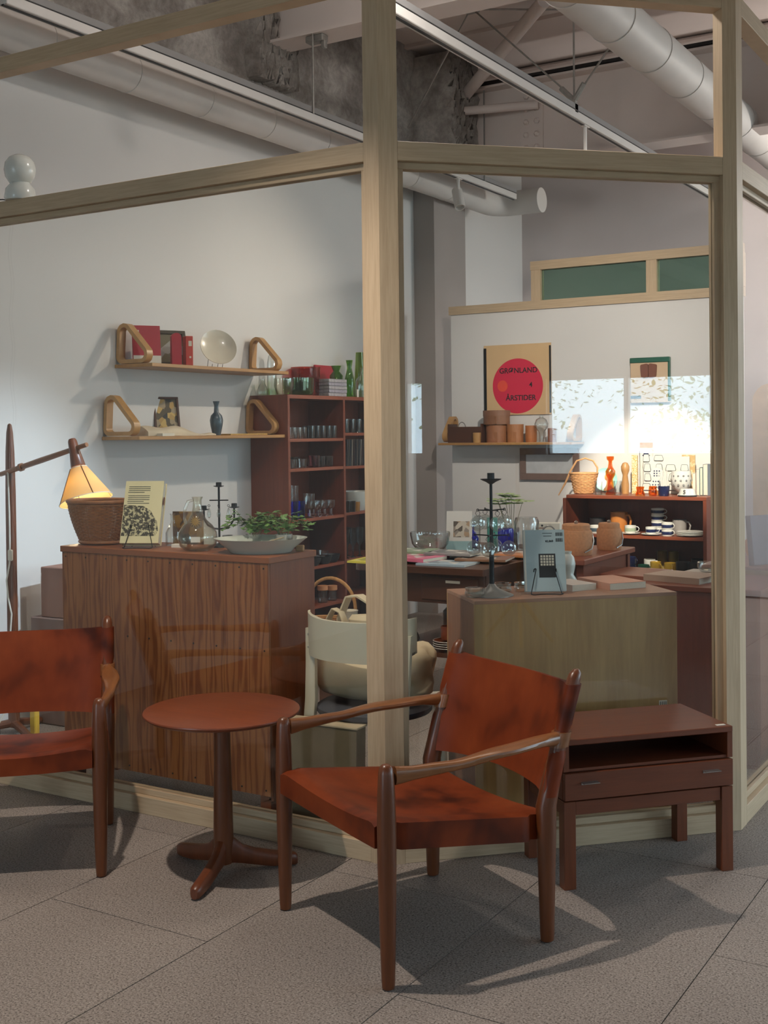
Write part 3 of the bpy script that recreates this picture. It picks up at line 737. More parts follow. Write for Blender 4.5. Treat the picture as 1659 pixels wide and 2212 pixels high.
# ================================================================== wooden floor lamp with a glowing shade
t = thing('floor_lamp', 'slender wooden floor lamp with a glowing fabric shade on a slanting arm', 'lamp', (-4.235, 3.68, 0))
MB().loft([ell((0, 0, z), r, r * .8, 12, p=3) for z, r in ((.03, .026), (.6, .024), (1.1, .023), (1.28, .020), (1.37, .015), (1.405, .009), (1.41, .003))]).build('pole', K['oak'], t)
for k in range(3):
    a = R(100 + 120 * k); MB().tube([(0, 0, .05), (.12 * math.cos(a), .12 * math.sin(a), .03), (.22 * math.cos(a), .22 * math.sin(a), .014)], [.02, .017, .013], 10).build('foot', K['oak'], t)
arm0, arm1 = Vector((-.045, -.016, 1.180)), Vector((.50, -.016, 1.313))
MB().tube([arm0, arm0.lerp(arm1, .5), arm1], [.011, .0135, .010], 10).build('arm', K['oak_h'], t)
MB().tube([arm0.lerp(arm1, .235), arm0.lerp(arm1, .262)], .0185, 10).build('arm_peg', K['oak_h'], t)
AX = Vector((.36, -.05, -1)).normalized(); HC = arm0.lerp(arm1, .86); q = AX.to_track_quat('Z', 'X').to_matrix()
MB().lathe([(0, -.045), (.015, -.045), (.0195, -.035), (.024, .02), (.032, .078), (.030, .082), (0, .082)], 18, c=HC, m=q).build('shade_holder', K['teak'], t)
SH = NT('lamp_shade_cloth'); SH.n.remove(SH.b)
tl = SH.node('ShaderNodeBsdfTranslucent'); tl.inputs[0].default_value = rgb(240, 214, 160); df = SH.node('ShaderNodeBsdfDiffuse'); df.inputs[0].default_value = rgb(226, 200, 150)
ms = SH.node('ShaderNodeMixShader'); ms.inputs[0].default_value = .45; SH.link(tl.outputs[0], ms.inputs[1]); SH.link(df.outputs[0], ms.inputs[2]); SH.link(ms.outputs[0], SH.out.inputs[0])
MB().lathe([(.036, .088), (.114, .236), (.1132, .236), (.0352, .088)], 48, c=HC, m=q).build('lamp_shade', SH.m, t)
for ph in (R(200), R(20), R(110), R(290)):
    p = [HC + q @ Vector((r * math.cos(ph), r * math.sin(ph), z)) for r, z in ((.0366, .088), (.1146, .236))]
    MB().tube(p, .0022, 6).build('shade_rib', K['oak'], t)
for r, z in ((.0366, .089), (.1144, .235)):
    MB().tube([HC + q @ Vector((r * math.cos(2 * math.pi * k / 32), r * math.sin(2 * math.pi * k / 32), z)) for k in range(32)], .0018, 6, closed=True).build('shade_ring', K['paper'], t)
bp = HC + q @ Vector((0, 0, .135))
MB().lathe([(0, -.03), (.012, -.025), (.025, .0), (.018, .02), (0, .028)], 16, c=bp, m=q).build('bulb', plain('opal_bulb', rgb(245, 235, 215), .4, var=.01), t)
l = bpy.data.lights.new('bulb_light', 'POINT'); l.energy = 3.0; l.color = (1, .80, .52); l.shadow_soft_size = .03
o = bpy.data.objects.new('bulb_light', l); COL.objects.link(o); o.parent = t; o.location = HC + q @ Vector((0, 0, .175))
bx('switch', (.020, -.024, .815), (.026, .016, .052), K['cream'], t, .005, smooth=True)
MB().tube([(.012, -.024, 1.19), (.020, -.026, 1.0), (.022, -.028, .86), (.018, -.028, .78), (-.005, -.026, .70), (.004, -.026, .62), (.024, -.026, .55), (.018, -.03, .46), (-.02, -.03, .44), (-.016, -.03, .34), (.03, -.05, .22), (.06, -.10, .13), (.04, -.14, .05), (.12, -.16, .02), (.18, -.06, .012)], .0038, 8).build('cord', K['rope'], t)

# ================================================================== bent-wood wall shelves
def wall_shelf(label, y0, y1, z):
    t = thing('wall_shelf', label, 'shelf', (XW, (y0 + y1) / 2, z), 0, 'bent wood wall shelves')
    L = y1 - y0
    bx('board', (.132, 0, .009), (.260, L, .018), K['birch_board'], t, .0015)
    pl = rpoly([(.014, 0, .032), (.258, 0, .032), (.030, 0, .268)], [.028, .034, .036], 7)
    for y in (-L / 2 + .03, L / 2 - .03):
        MB().ribbon([p + Vector((0, y, 0)) for p in pl], (0, 1, 0), .045, .021).build('bracket', K['birch'], t, smooth=True, ang=50)
    return t
SU, SL = 1.702, 1.327
wall_shelf('upper bent-wood wall shelf holding red books and a white plate', 4.52, 5.70, SU)
wall_shelf('lower bent-wood wall shelf holding folded linen and a dark vase', 4.42, 5.66, SL)
# ================================================================== small-object builders
def book(label, loc, w, h, t, cov, rot=(0, 0, 0), stand=False, group=None, cat='book', soft=False, name='book'):
    # lies flat in local xy (front cover up, spine at -x); stand: bottom edge on the local x axis
    e = thing(name, label, cat, loc, 0, group); e.rotation_euler = rot
    y = h / 2 if stand else 0; c = .0012 if soft else .0025; ov = 0 if soft else .003
    MB().box((0, y, c / 2), (w, h, c)).box((0, y, t - c / 2), (w, h, c)).box((-w / 2 + c / 2, y, t / 2), (c, h, t - 2 * c)).build('cover', cov, e, smooth=False)
    bx('pages', (c / 2 - ov / 2, y, t / 2), (w - c - ov - .001, h - 2 * ov - .0005, t - 2 * c), K['pages'], e)
    return e
def inner(prof, th):
    return [(max(0, r - th) if r > th * 1.5 else 0, z + (th if i < 2 else 0)) for i, (r, z) in enumerate(prof)][::-1]
def vprof(prof, th):
    p = list(prof); q = [(max(.0005, r - th), max(z, prof[0][1] + th * 1.6)) for r, z in prof[1:]][::-1]
    return p + q + [(0, prof[0][1] + th * 1.6)]
def vessel(name, label, cat, loc, prof, mat, th=.003, n=28, group=None, rot=(0, 0, 0), sx=1, sy=1):
    if prof[0][0] > 0: prof = [(0, prof[0][1])] + list(prof)
    return tag(MB().lathe(vprof(prof, th), n, sx=sx, sy=sy).build(name, mat, None, loc, rot, ang=50), label, cat, group)
def ring_path(r, z, n=32, c=(0, 0), sy=1.0): return [(c[0] + r * math.cos(2 * math.pi * k / n), c[1] + r * sy * math.sin(2 * math.pi * k / n), z) for k in range(n)]
def woven(parent, prof, rows, stakes, mat, sr=.0035, rr=.0028, sy=1.0, n=None):
    # real basket weave: wavy rows of cane over upright stakes; prof maps 0..1 to (r, z)
    n = n or stakes * 4; m = MB()
    for i in range(rows):
        r, z = prof((i + .5) / rows); path = []
        for k in range(n):
            a = 2 * math.pi * k / n; d = sr * 1.0 * math.cos(a * stakes / 2 + (math.pi if i % 2 else 0))
            path.append(((r + d) * math.cos(a), (r + d) * sy * math.sin(a), z))
        m.tube(path, rr, 5, closed=True)
    tag(m.build('weave', mat, parent), kind='stuff')
    m = MB()
    for k in range(stakes):
        a = 2 * math.pi * k / stakes; m.tube([(prof(s)[0] * math.cos(a), prof(s)[0] * sy * math.sin(a), prof(s)[1]) for s in (0, .25, .5, .75, 1)], sr, 5)
    tag(m.build('stakes', mat, parent), kind='stuff')
def easel(label, loc, rz, w=.10, h=.075):
    t = thing('wire_easel', label, 'easel', loc, rz)
    m = []
    for s in (-1, 1):
        xo, xi = s * w / 2, s * w * .10
        MB().tube([(s * w * .42, .05, .002), (s * w * .36, .012, h), (s * w * .33, .010, h + .002)], .0017, 6).build('rear_leg', K['iron'], t)
        MB().tube([(s * w * .30, .010, h), (s * w * .5, -.012, .004), (s * w * .52, -.026, .004)], .0017, 6).build('front_leg', K['iron'], t)
        MB().lathe([(0, -.004), (.004, 0), (0, .004)], 8, c=(s * w * .32, .010, h)).build('rivet', K['iron'], t)
    MB().tube([(-w * .52, -.026, .004), (-w * .44, -.030, .002), (-w * .25, -.020, .002), (0, -.016, .002), (w * .25, -.020, .002), (w * .44, -.030, .002), (w * .52, -.026, .004)], .0017, 6).build('ledge', K['iron'], t)
    return t
def leaf_mesh(m, p, d, up, size, lobes=5):
    d = d.normalized(); sde = d.cross(up).normalized(); nn = sde.cross(d)
    sh = [(0, 0), (.30, .42), (.42, .36), (.50, .62), (.66, .30), (1, 0), (.66, -.30), (.50, -.62), (.42, -.36), (.30, -.42)] if lobes == 5 else [(0, 0), (.25, .20), (.6, .26), (1, 0), (.6, -.26), (.25, -.20)]
    vs = [p + d * (a * size) + sde * (b * size) + nn * (-.25 * size * (abs(b) + .4 * a * a)) for a, b in sh]
    m.add(vs + [p + d * .5 * size], [(i, (i + 1) % len(sh), len(sh)) for i in range(len(sh))])
def plant(name, label, loc, pot_prof, pot_mat, stems, kind='ivy', seed=1):
    t = thing(name, label, 'plant', loc); rn = random.Random(seed)
    MB().lathe(vprof([(0, 0)] + pot_prof, .003), 28).build('pot', pot_mat, t, ang=50)
    zt = pot_prof[-1][1]; rt = pot_prof[-1][0]
    MB().lathe([(0, .012), (rt * .8, .012), (rt * .8, zt * .7), (0, zt * .75)], 20).build('soil', K['dark'], t)
    ms, ml = MB(), MB()
    for i in range(stems):
        a = rn.uniform(0, 2 * math.pi); L = rn.uniform(.05, .13) if kind == 'ivy' else rn.uniform(.15, .23)
        p = Vector((rt * .4 * math.cos(a), rt * .4 * math.sin(a), zt * .7)); path = [p]
        for k in range(5):
            s = (k + 1) / 5
            out = L * (s if kind == 'ivy' else s * .28); up = (zt * .45 + .05 * math.sin(s * 2.6) * rn.uniform(.4, 1.5)) if kind == 'ivy' else L * s
            path.append(Vector(((rt * .4 + out) * math.cos(a + .2 * s), (rt * .4 + out) * math.sin(a + .2 * s), zt * .7 + up)))
        ms.tube(path, .0013, 5)
        if kind == 'ivy':
            for q in path[1:]:
                for _ in range(2):
                    d = Vector((math.cos(a + rn.uniform(-1.3, 1.3)), math.sin(a + rn.uniform(-1.3, 1.3)), rn.uniform(-.5, .5))); leaf_mesh(ml, q + Vector((0, 0, rn.uniform(-.006, .01))), d, Vector((rn.uniform(-.3, .3), rn.uniform(-.3, .3), 1)), rn.uniform(.018, .032))
        else:
            for k in range(8):
                b = 2 * math.pi * k / 8; leaf_mesh(ml, path[-1], Vector((math.cos(b), math.sin(b), .15)), Vector((0, 0, 1)), rn.uniform(.055, .078), 3)
    ms.build('stems', K['stem'], t); tag(ml.build('foliage', K['leaf'] if kind == 'ivy' else K['leaf2'], t, smooth=False), kind='stuff')
    return t
def stripe_cup(name, label, loc, r, h, body, band=None, handle=True, rz=0, group=None, cat='cup', nb=1):
    t = thing(name, label, cat, loc, rz, group)
    MB().lathe(vprof([(0, 0), (r * .9, 0), (r * .97, h * .1), (r, h * .5), (r, h)], .0025), 24).build('body', body, t, ang=50)
    if band is not None: MB().lathe([(r * 1.004, h * .22), (r * 1.012, h * .24), (r * 1.012, h * .66), (r * 1.004, h * .68)], 24).build('band', band, t)
    if handle: MB().tube([(r * .97, 0, h * .85), (r * 1.35, 0, h * .85), (r * 1.6, 0, h * .6), (r * 1.45, 0, h * .3), (r * .98, 0, h * .2)], h * .06, 8).build('handle', body, t)
    return t
def plate_at(name, label, loc, r, mat, h=.016, group=None, cat='plate', rot=(0, 0, 0)):
    return tag(MB().lathe([(0, .003), (r * .55, .003), (r * .62, .004), (r, h), (r * .995, h + .003), (r * .60, .009), (0, .008)], 40).build(name, mat, None, loc, rot, ang=50), label, cat, group)

# ================================================================== on the pine cabinet
CT = .9252
t = thing('cane_basket', 'woven cane basket with a rounded rim under the glowing lamp', 'basket', (-3.372, 3.375, CT))
bp_ = lambda s: (.088 + .050 * math.sin(s * 1.35), .012 + .150 * s)
woven(t, bp_, 24, 44, K['cane'], .0022, .0030, .78)
MB().lathe([(0, .004), (.084, .004), (.086, .012), (0, .012)], 32, sy=.78).build('bottom', K['cane'], t)
MB().tube(ring_path(.090, .010, 40, sy=.78), .0065, 8, closed=True).build('foot_ring', K['cane'], t)
MB().tube(ring_path(.139, .168, 48, sy=.78), .0080, 10, closed=True).build('rim', K['cane'], t)
MB().tube(ring_path(.137, .156, 48, sy=.78), .0045, 8, closed=True).build('rim_binding', K['cane'], t)
RY = R(31.4)
e = book('cream art book with an etched picture on its back, leaning on a wire stand', (-3.112, 3.330, CT + .006), .150, .245, .040, plain('cream_cover', rgb(222, 208, 162), .5, var=.02), (R(70), 0, R(24)), True)
for i in range(9): bx('print_line', (-.018 - (.012 if i % 4 == 3 else 0), .222 - i * .0075 - (.006 if i > 3 else 0), .0403), (.085 - (.02 if i % 4 == 3 else 0), .0022, .0005), K['ink'], e)
MB().prism([(-.073, .028), (.060, .028), (.070, .05), (.062, .085), (.035, .125), (.005, .145), (-.073, .150)], .0400, .0406).build('etched_picture', printed('etching', rgb(206, 194, 150), rgb(52, 44, 28), 75, .44, .50), e, smooth=False)
bx('spine_mark', (.076, .17, .02), (.0008, .03, .014), K['rb'], e)
easel('black wire stand holding the cream art book', (-3.098, 3.300, CT), R(24), .11, .085)
vessel('stoppered_bottle', 'small clear glass bottle half hidden behind the cream book', 'bottle', (-3.055, 3.44, CT), [(.026, 0), (.029, .01), (.029, .05), (.015, .075), (.009, .09), (.009, .118), (.013, .122)], K['g'])
e = tag(bx('picture_card', (-3.030, 3.500, CT + .064), (.125, .004, .128), multi('forest_picture', [rgb(84, 66, 50), rgb(150, 116, 58), rgb(112, 78, 52), rgb(62, 52, 48)], 30), None, 0, R(20)), 'small picture of a golden starburst over dark woods propped at the back', 'picture')
m = MB()
for k in range(13):
    a = 2 * math.pi * k / 13; d = Vector((math.cos(a), 0, math.sin(a))); n_ = Vector((-math.sin(a), 0, math.cos(a))); c = Vector((.03, -.0028, .025))
    m.add([c + n_ * .004, c + d * .026, c - n_ * .004], [(0, 1, 2)])
m.build('starburst', plain('gold_print', rgb(222, 178, 62), .5), e, smooth=False)
tag(bx('white_carton', (-2.985, 3.395, CT + .006), (.05, .03, .012), K['paper'], None, 0, R(10)), 'flat white paper carton lying behind the glass pitcher', 'carton')
t = thing('glass_pitcher', 'bubbly glass pitcher with a narrow neck and looped handle', 'pitcher', (-2.838, 3.330, CT))
MB().lathe(vprof([(0, 0), (.048, .001), (.066, .018), (.073, .042), (.070, .066), (.055, .092), (.034, .112), (.021, .135), (.0165, .165), (.016, .185), (.021, .197)], .003), 40).build('body', K['g_cham'], t, ang=60)
MB().tube([(-.014, 0, .186), (-.034, 0, .180), (-.046, 0, .150), (-.047, 0, .115), (-.042, 0, .094)], [.005, .006, .006, .006, .005], 10).build('handle', K['g_cham'], t)
bx('label', (.004, -.0735, .046), (.034, .001, .020), K['paper'], t)
t.rotation_euler = (0, 0, R(31))
def candle_cup(m, x, y, z, r=.011, h=.018, tr=.020):
    m.lathe([(0, 0), (tr * .4, 0), (tr, .003), (tr, .005), (r * 1.1, .004), (r, .006), (r, h), (r * .8, h), (r * .8, .008), (0, .008)], 16, c=(x, y, z))
t = thing('candelabra', 'small three-armed black iron candelabra hung with glass drops', 'candelabra', (-2.855, 3.475, CT), R(28))
MB().lathe([(0, 0), (.045, 0), (.040, .006), (.006, .014), (0, .016)], 24).build('base', K['iron'], t)
MB().tube([(0, 0, .01), (0, 0, .228)], .0042, 8).build('stem', K['iron'], t)
MB().tube([(-.058, 0, .140), (-.057, 0, .105), (-.044, 0, .082), (-.02, 0, .070), (0, 0, .068), (.02, 0, .070), (.044, 0, .082), (.057, 0, .105), (.058, 0, .148)], .0035, 8).build('branch', K['iron'], t)
MB().tube([(-.036, 0, .176), (.036, 0, .176)], .0024, 6).build('crossbar', K['iron'], t)
for x, z in ((0, .226), (-.058, .138), (.058, .146)):
    m = MB(); candle_cup(m, x, 0, z); m.build('candle_cup', K['iron'], t)
for x in (-.037, .037, 0):
    dd = MB().lathe([(0, 0), (.006, .006), (.0075, .018), (.004, .034), (0, .042)], 14, c=(x, -.006, .108)).build('glass_drop', K['g_disc'], t)
    MB().tube(ring_path(.004, 0, 10), .001, 5, closed=True).build('hook', K['iron'], dd, (x, -.006, .156), (R(90), 0, 0))
vessel('steel_beaker', 'small shiny steel beaker behind the white bowl', 'cup', (-2.815, 3.475, CT), [(.019, 0), (.020, .004), (.020, .045)], K['steel'], .0015)
plant('potted_ivy', 'ivy spilling from a clear glass pot behind the pitcher', (-2.690, 3.478, CT), [(.030, 0), (.033, .01), (.034, .055)], K['g'], 13, 'ivy', 3)
plant('potted_ivy', 'ivy spilling from a shiny metal pot at the cabinet end', (-2.558, 3.480, CT), [(.026, 0), (.030, .01), (.032, .058)], K['steel'], 15, 'ivy', 9)
vessel('platter_bowl', 'wide white oval bowl on the near corner of the pine cabinet', 'bowl', (-2.585, 3.378, CT), [(.108, 0), (.112, .004), (.122, .016), (.140, .030), (.160, .046), (.168, .052)], plain('celadon_white', rgb(206, 208, 196), .25, var=.02, coat=.4), .005, 56, sy=.80, rot=(0, 0, R(31.4)))
tag(bx('price_card', (-2.530, 3.372, CT + .045), (.085, .026, .0015), K['cardtop'], None, 0, R(40)), 'small buff price card lying inside the white bowl', 'price tag').rotation_euler = (R(-12), R(-14), R(40))
tag(MB().box((0, 0, .011), (.030, .022, .022), .003).build('wood_block', K['birch'], None, (-2.478, 3.470, CT), (0, 0, R(25))), 'tiny pale wooden block on the cabinet corner behind the bowl', 'block')

# ================================================================== on the wall shelves
zu = SU + .0182
e = book('red and white hardback standing inside the upper shelf bracket', (-4.285, 4.640, zu), .145, .205, .022, K['red'], (R(82), 0, R(55)), True)
bx('white_band', (0, .022, .0222), (.145, .046, .0008), K['paper'], e); bx('label', (-.05, .165, .0222), (.022, .03, .0008), K['paper'], e)
def framed(name, label, loc, w, h, rot, fm, pm, fw=.016, th=.014, cat='picture'):
    t = thing(name, label, cat, loc); t.rotation_euler = rot
    for c, d in (((0, fw / 2, th / 2), (w, fw, th)), ((0, h - fw / 2, th / 2), (w, fw, th)), ((-w / 2 + fw / 2, h / 2, th / 2), (fw, h - 2 * fw, th)), ((w / 2 - fw / 2, h / 2, th / 2), (fw, h - 2 * fw, th))): bx('frame_bar', c, d, fm, t, .001)
    bx('picture', (0, h / 2, .004), (w - 2 * fw + .002, h - 2 * fw + .002, .004), pm, t)
    return t
olive = wood('olive_frame', rgb(88, 78, 58), rgb(60, 52, 40), (1, 1, 1), 20, .5, .8)
framed('framed_picture', 'dark framed landscape leaning behind the red binders', (-4.295, 4.845, zu), .195, .205, (R(72), 0, R(62)), olive, multi('landscape_print', [rgb(150, 150, 146), rgb(120, 112, 88), rgb(168, 164, 156), rgb(84, 74, 54)], 16), .020)
t = thing('binder', 'deep red round-topped binder standing on the upper shelf', 'binder', (-4.215, 4.790, zu), R(55))
MB().prism(rpoly([(-.026, 0, 0), (.026, 0, 0), (.026, .172, 0), (-.026, .172, 0)], [.001, .001, .024, .024], 6) and [(p[0], p[1]) for p in rpoly([(-.026, 0, 0), (.026, 0, 0), (.026, .172, 0), (-.026, .172, 0)], [.001, .001, .024, .024], 6)], -.02, .02, m=Matrix.Rotation(R(90), 3, 'X')).build('case', K['red'], t)
t = thing('binder', 'scarlet binder with a pale square label on its spine', 'binder', (-4.195, 4.862, zu), R(58))
bx('case', (0, 0, .079), (.040, .06, .158), K['red2'], t, .002); bx('label', (.004, -.0305, .118), (.018, .001, .028), K['cream'], t); bx('ring', (.004, -.0305, .045), (.010, .001, .010), K['cream'], t)
plate_at('dinner_plate', 'cream plate propped upright on the upper shelf', (-4.235, 5.155, zu + .107), .105, K['cream'], .030, rot=(R(68), 0, R(58)))
t = thing('plate_stand', 'thin wire stand under the cream plate', 'stand', (-4.250, 5.155, zu), R(58))
for s in (-1, 1): MB().tube([(s * .03, .05, .002), (s * .03, -.035, .002), (s * .03, -.045, .022)], .0015, 5).build('wire', K['iron'], t); MB().tube([(s * .03, .05, .002), (s * .03, .012, .08)], .0015, 5).build('wire', K['iron'], t)
zl = SL + .0182
# folded linen
top, bot = [], []; rn = random.Random(5)
for i in range(30):
    u = i / 29; a, b = [], []
    for j in range(9):
        v = j / 8; y = 4.53 + .535 * u; x = -4.300 + .120 * v + .012 * math.sin(9 * u)
        hh = (.030 + .026 * math.sin(math.pi * min(1, u * 1.15 + .1)) + .010 * math.sin(11 * u + 3 * v) - .016 * u) * (math.sin(math.pi * (.12 + .80 * v)) ** .5) * min(1, (1 - u) * 9 + .35)
        a.append(Vector((x + 4.3, y - 4.8, .003 + max(.004, hh)))); b.append(Vector((x + 4.3, y - 4.8, .001)))
    top.append(a); bot.append(b)
tag(MB().sheet([r[::-1] for r in top], [r[::-1] for r in bot]).build('folded_linen', K['linen'], None, (-4.3, 4.8, zl), ang=70), 'length of folded cream linen along the lower shelf', 'cloth')
book('thin white booklet lying in front of the folded linen', (-4.165, 4.640, zl), .045, .110, .014, K['paper'], (0, 0, R(8)), soft=True)
framed('framed_picture', 'small framed painting with yellow figures on the lower shelf', (-4.362, 4.880, zl), .150, .215, (R(80), 0, R(66)), K['darkwood'], multi('figure_painting', [rgb(186, 150, 88), rgb(96, 84, 66), rgb(206, 172, 104), rgb(60, 58, 56), rgb(170, 150, 120)], 34), .012)
vessel('vase', 'slate blue vase with a slim neck on the lower shelf', 'vase', (-4.215, 5.118, zl), [(.022, 0), (.024, .008), (.034, .055), (.037, .085), (.031, .110), (.014, .128), (.0115, .165), (.018, .186), (.019, .190)], K['slate'], .003)
tag(bx('straw_mat', (-4.250, 5.345, zl + .004), (.18, .34, .008), plain('straw', rgb(190, 152, 84), .8, var=.25, scale=120), None, .002), 'flat straw mat under the far shelf bracket', 'mat')

# ================================================================== bookcase of glassware
BYS, BXF, BZ = 5.660, -4.117, 1.582
t = thing('bookcase', 'tall reddish teak bookcase filled with glassware', 'bookcase', (XW + .002, BYS, 0))
DB = BXF - XW - .004; bayw = .597
for i in range(3):
    y = .010 + i * bayw if i else .010
    bx('upright', (DB / 2, y, BZ / 2), (DB, .022, BZ), K['rb'], t, .001)
bx('top', (DB / 2, bayw + .010, BZ - .011), (DB - .0005, 2 * bayw - .002, .022), K['rb_h'], t); bx('back_panel', (.004, bayw + .01, BZ / 2), (.008, 2 * bayw, BZ - .02), K['rb'], t)
S1 = [.06, .292, .536, .834, 1.140, 1.319]; S2 = [.06, .292, .544, .842, 1.138, 1.351]
for s, y in ((S1, .010 + bayw / 2), (S2, .010 + bayw * 1.5)):
    for z in s: bx('shelf', (DB / 2, y, z - .009), (DB - .004, bayw - .024, .018), K['rb_h'], t)
def by(v): return BYS + v
tum = lambda r, h: [(r * .86, 0), (r * .9, .004), (r, h)]
gb_n = 0
ORD = ['first', 'second', 'third', 'fourth', 'fifth', 'sixth', 'seventh', 'eighth', 'ninth', 'tenth', 'eleventh', 'twelfth', 'thirteenth']
def row(label, items, z, prof, mat, group, name='tumbler', th=.002):
    # items are listed front row first; a label names the place in its row when there are several
    src = None; xs = sorted(set(round(p[0], 2) for p in items)); two = len(items) > 1 and (max(xs) - min(xs)) > .03 and name != 'hurricane_glass'
    for (x, y) in items:
        lab = label
        if len(items) > 1:
            front = x > (max(xs) + min(xs)) / 2 or not two
            mates = sorted(q[1] for q in items if (q[0] > (max(xs) + min(xs)) / 2 or not two) == front)
            lab = label + ', ' + ORD[mates.index(y)] + (' in front row' if front and two else (' in back row' if two else ' along'))
        if src is None:
            src = vessel(name, lab, 'glass', (x, y, z + .0005), prof, mat, th, 20, group)
        else: dup(src, None, (x, y, z + .0005), None, lab)
row('small clear tumbler crowded on the top bookcase shelf', [(-4.145, 5.745), (-4.145, 5.800), (-4.150, 5.855), (-4.205, 5.760), (-4.205, 5.818), (-4.205, 5.876)], S1[5], tum(.026, .068), K['g'], 'clear tumblers on the top shelf')
row('clear tumbler stacked on another tumbler', [(-4.190, 5.734)], S1[5] + .069, tum(.024, .062), K['g'], 'upper stacked tumblers')
row('smoky tumbler on the top bookcase shelf', [(-4.150, 5.940), (-4.150, 6.000), (-4.150, 6.060), (-4.205, 5.970), (-4.205, 6.030), (-4.205, 6.090), (-4.150, 6.125), (-4.150, 6.183)], S1[5], tum(.027, .078), K['g_smoke'], 'smoky tumblers')
row('short thick clear glass on the second bookcase shelf', [(-4.150, 5.740), (-4.150, 5.842)], S1[4], tum(.030, .056), K['g'], 'short thick glasses')
row('rose tinted tumbler on the second bookcase shelf', [(-4.150, 5.968)], S1[4], tum(.038, .074), K['g_rose'], 'rose tumbler')
row('dark smoked bowl glass at the back of the second shelf', [(-4.18, 6.07), (-4.18, 6.16), (-4.24, 5.80), (-4.25, 5.90)], S1[4], tum(.040, .066), K['g_smoke'], 'dark glasses on second shelf')
row('tall textured clear glass on the third bookcase shelf', [(-4.195, 5.815), (-4.200, 5.755)], S1[3], tum(.029, .200), K['g'], 'tall textured glasses')
row('violet blue tumbler on the third bookcase shelf', [(-4.140, 5.742), (-4.140, 5.812)], S1[3], tum(.026, .108), K['g_blue'], 'violet tumblers')
row('large clear goblet on the third bookcase shelf', [(-4.145, 5.905)], S1[3], [(.026, 0), (.024, .004), (.014, .008), (.012, .05), (.030, .062), (.036, .09), (.036, .148)], K['g'], 'large goblet', 'goblet')
row('small clear goblet in a row on the third bookcase shelf', [(-4.150, 6.005), (-4.150, 6.078), (-4.150, 6.150), (-4.210, 6.04), (-4.210, 6.112)], S1[3], [(.020, 0), (.019, .004), (.011, .007), (.010, .042), (.022, .050), (.026, .066), (.026, .098)], K['g'], 'small goblets', 'goblet')
row('black glass bowl stacked on the fourth bookcase shelf', [(-4.160, 6.070), (-4.170, 6.175), (-4.16, 5.95)], S1[2], [(.035, 0), (.05, .02), (.058, .05)], K['dark'], 'dark bowls', 'bowl')
row('clear ashtray glass on the dark bowl', [(-4.160, 6.070)], S1[2] + .051, tum(.035, .030), K['g'], 'small clear dish', 'dish')
for k, y in enumerate((6.075, 6.180)):
    c = vessel('cork_jar', ('taller' if k == 0 else 'shorter') + ' glass jar with a cork lid low in the bookcase', 'jar', (-4.17, y, S1[1] + .0005), [(.028, 0), (.030, .004), (.030, .075 - .012 * k)], K['g'], .002)
    MB().lathe([(0, 0), (.030, 0), (.034, .004), (.034, .030), (0, .032)], 20).build('cork_lid', K['cork'], c, (0, 0, .076 - .012 * k))
row('amber smoky tumbler on the top shelf of the second bay', [(-4.150, 6.320), (-4.150, 6.395), (-4.150, 6.470), (-4.150, 6.545), (-4.22, 6.35), (-4.22, 6.43)], S2[5], tum(.031, .088), K['g_smoke'], 'smoky tumblers, second bay')
cols = [rgb(40, 40, 44), rgb(74, 66, 60), rgb(30, 34, 40), rgb(112, 104, 96), rgb(48, 30, 28)]
for i in range(13):
    tag(MB().box((0, 0, .085), (.165, .010, .170), .001).build('record_sleeve', plain('sleeve_%d' % i, cols[i % 5], .6), None, (-4.205, 6.300 + i * .0205, S2[4] + .0008), (R(-3), 0, 0), False), ORD[i] + ' dark sleeve along the row of records in the bookcase', 'record', 'dark sleeves in the bookcase')
vessel('mixing_bowl', 'large white bowl in the second bay of the bookcase', 'bowl', (-4.195, 6.515, S2[3] + .0005), [(.055, 0), (.06, .01), (.095, .06), (.110, .125)], K['whitecer'], .004)
row('dark smoked tumbler before the white mixing bowl', [(-4.140, 6.305), (-4.140, 6.370)], S2[3], tum(.030, .070), K['g_smoke'], 'smoked tumblers by bowl')
vessel('honey_glass', 'honey brown glass cup beside the white mixing bowl', 'cup', (-4.138, 6.425, S2[3] + .0005), tum(.026, .062), plain('honey', rgb(150, 104, 50), .25, coat=.3), .003)
row('dark flute glass on the fourth shelf of the second bay', [(-4.15, 6.32), (-4.15, 6.40), (-4.15, 6.48), (-4.22, 6.36), (-4.22, 6.44)], S2[2], [(.022, 0), (.020, .004), (.006, .01), (.006, .07), (.024, .10), (.026, .19)], K['g_smoke'], 'dark flute glasses', 'flute_glass')
# on top of the bookcase
zt = BZ + .0005
vessel('round_carafe', 'round clear carafe on the outer corner of the bookcase top', 'carafe', (-4.345, 5.715, zt), [(.030, 0), (.034, .006), (.036, .03), (.024, .058), (.014, .075), (.014, .10)], K['g'])
vessel('glass_dome', 'tall clear glass cylinder vase on the bookcase', 'vase', (-4.340, 5.802, zt), [(.028, 0), (.030, .004), (.028, .20), (.020, .245), (.010, .255)], K['g'])
vessel('clear_bowl', 'clear glass bowl stacked before the tall cylinder vase', 'bowl', (-4.200, 5.738, zt), [(.040, 0), (.045, .004), (.062, .05), (.062, .100)], K['g_cham'])
vessel('green_bowl', 'deep green glass bowl on the bookcase', 'bowl', (-4.215, 5.905, zt), [(.080, 0), (.090, .006), (.094, .03), (.096, .108)], K['g_green'], .003, 40)
vessel('red_pot', 'deep red glass pot behind the stacked books', 'pot', (-4.300, 6.105, zt), [(.085, 0), (.090, .006), (.092, .17), (.095, .185)], K['g_red'], .003, 40)
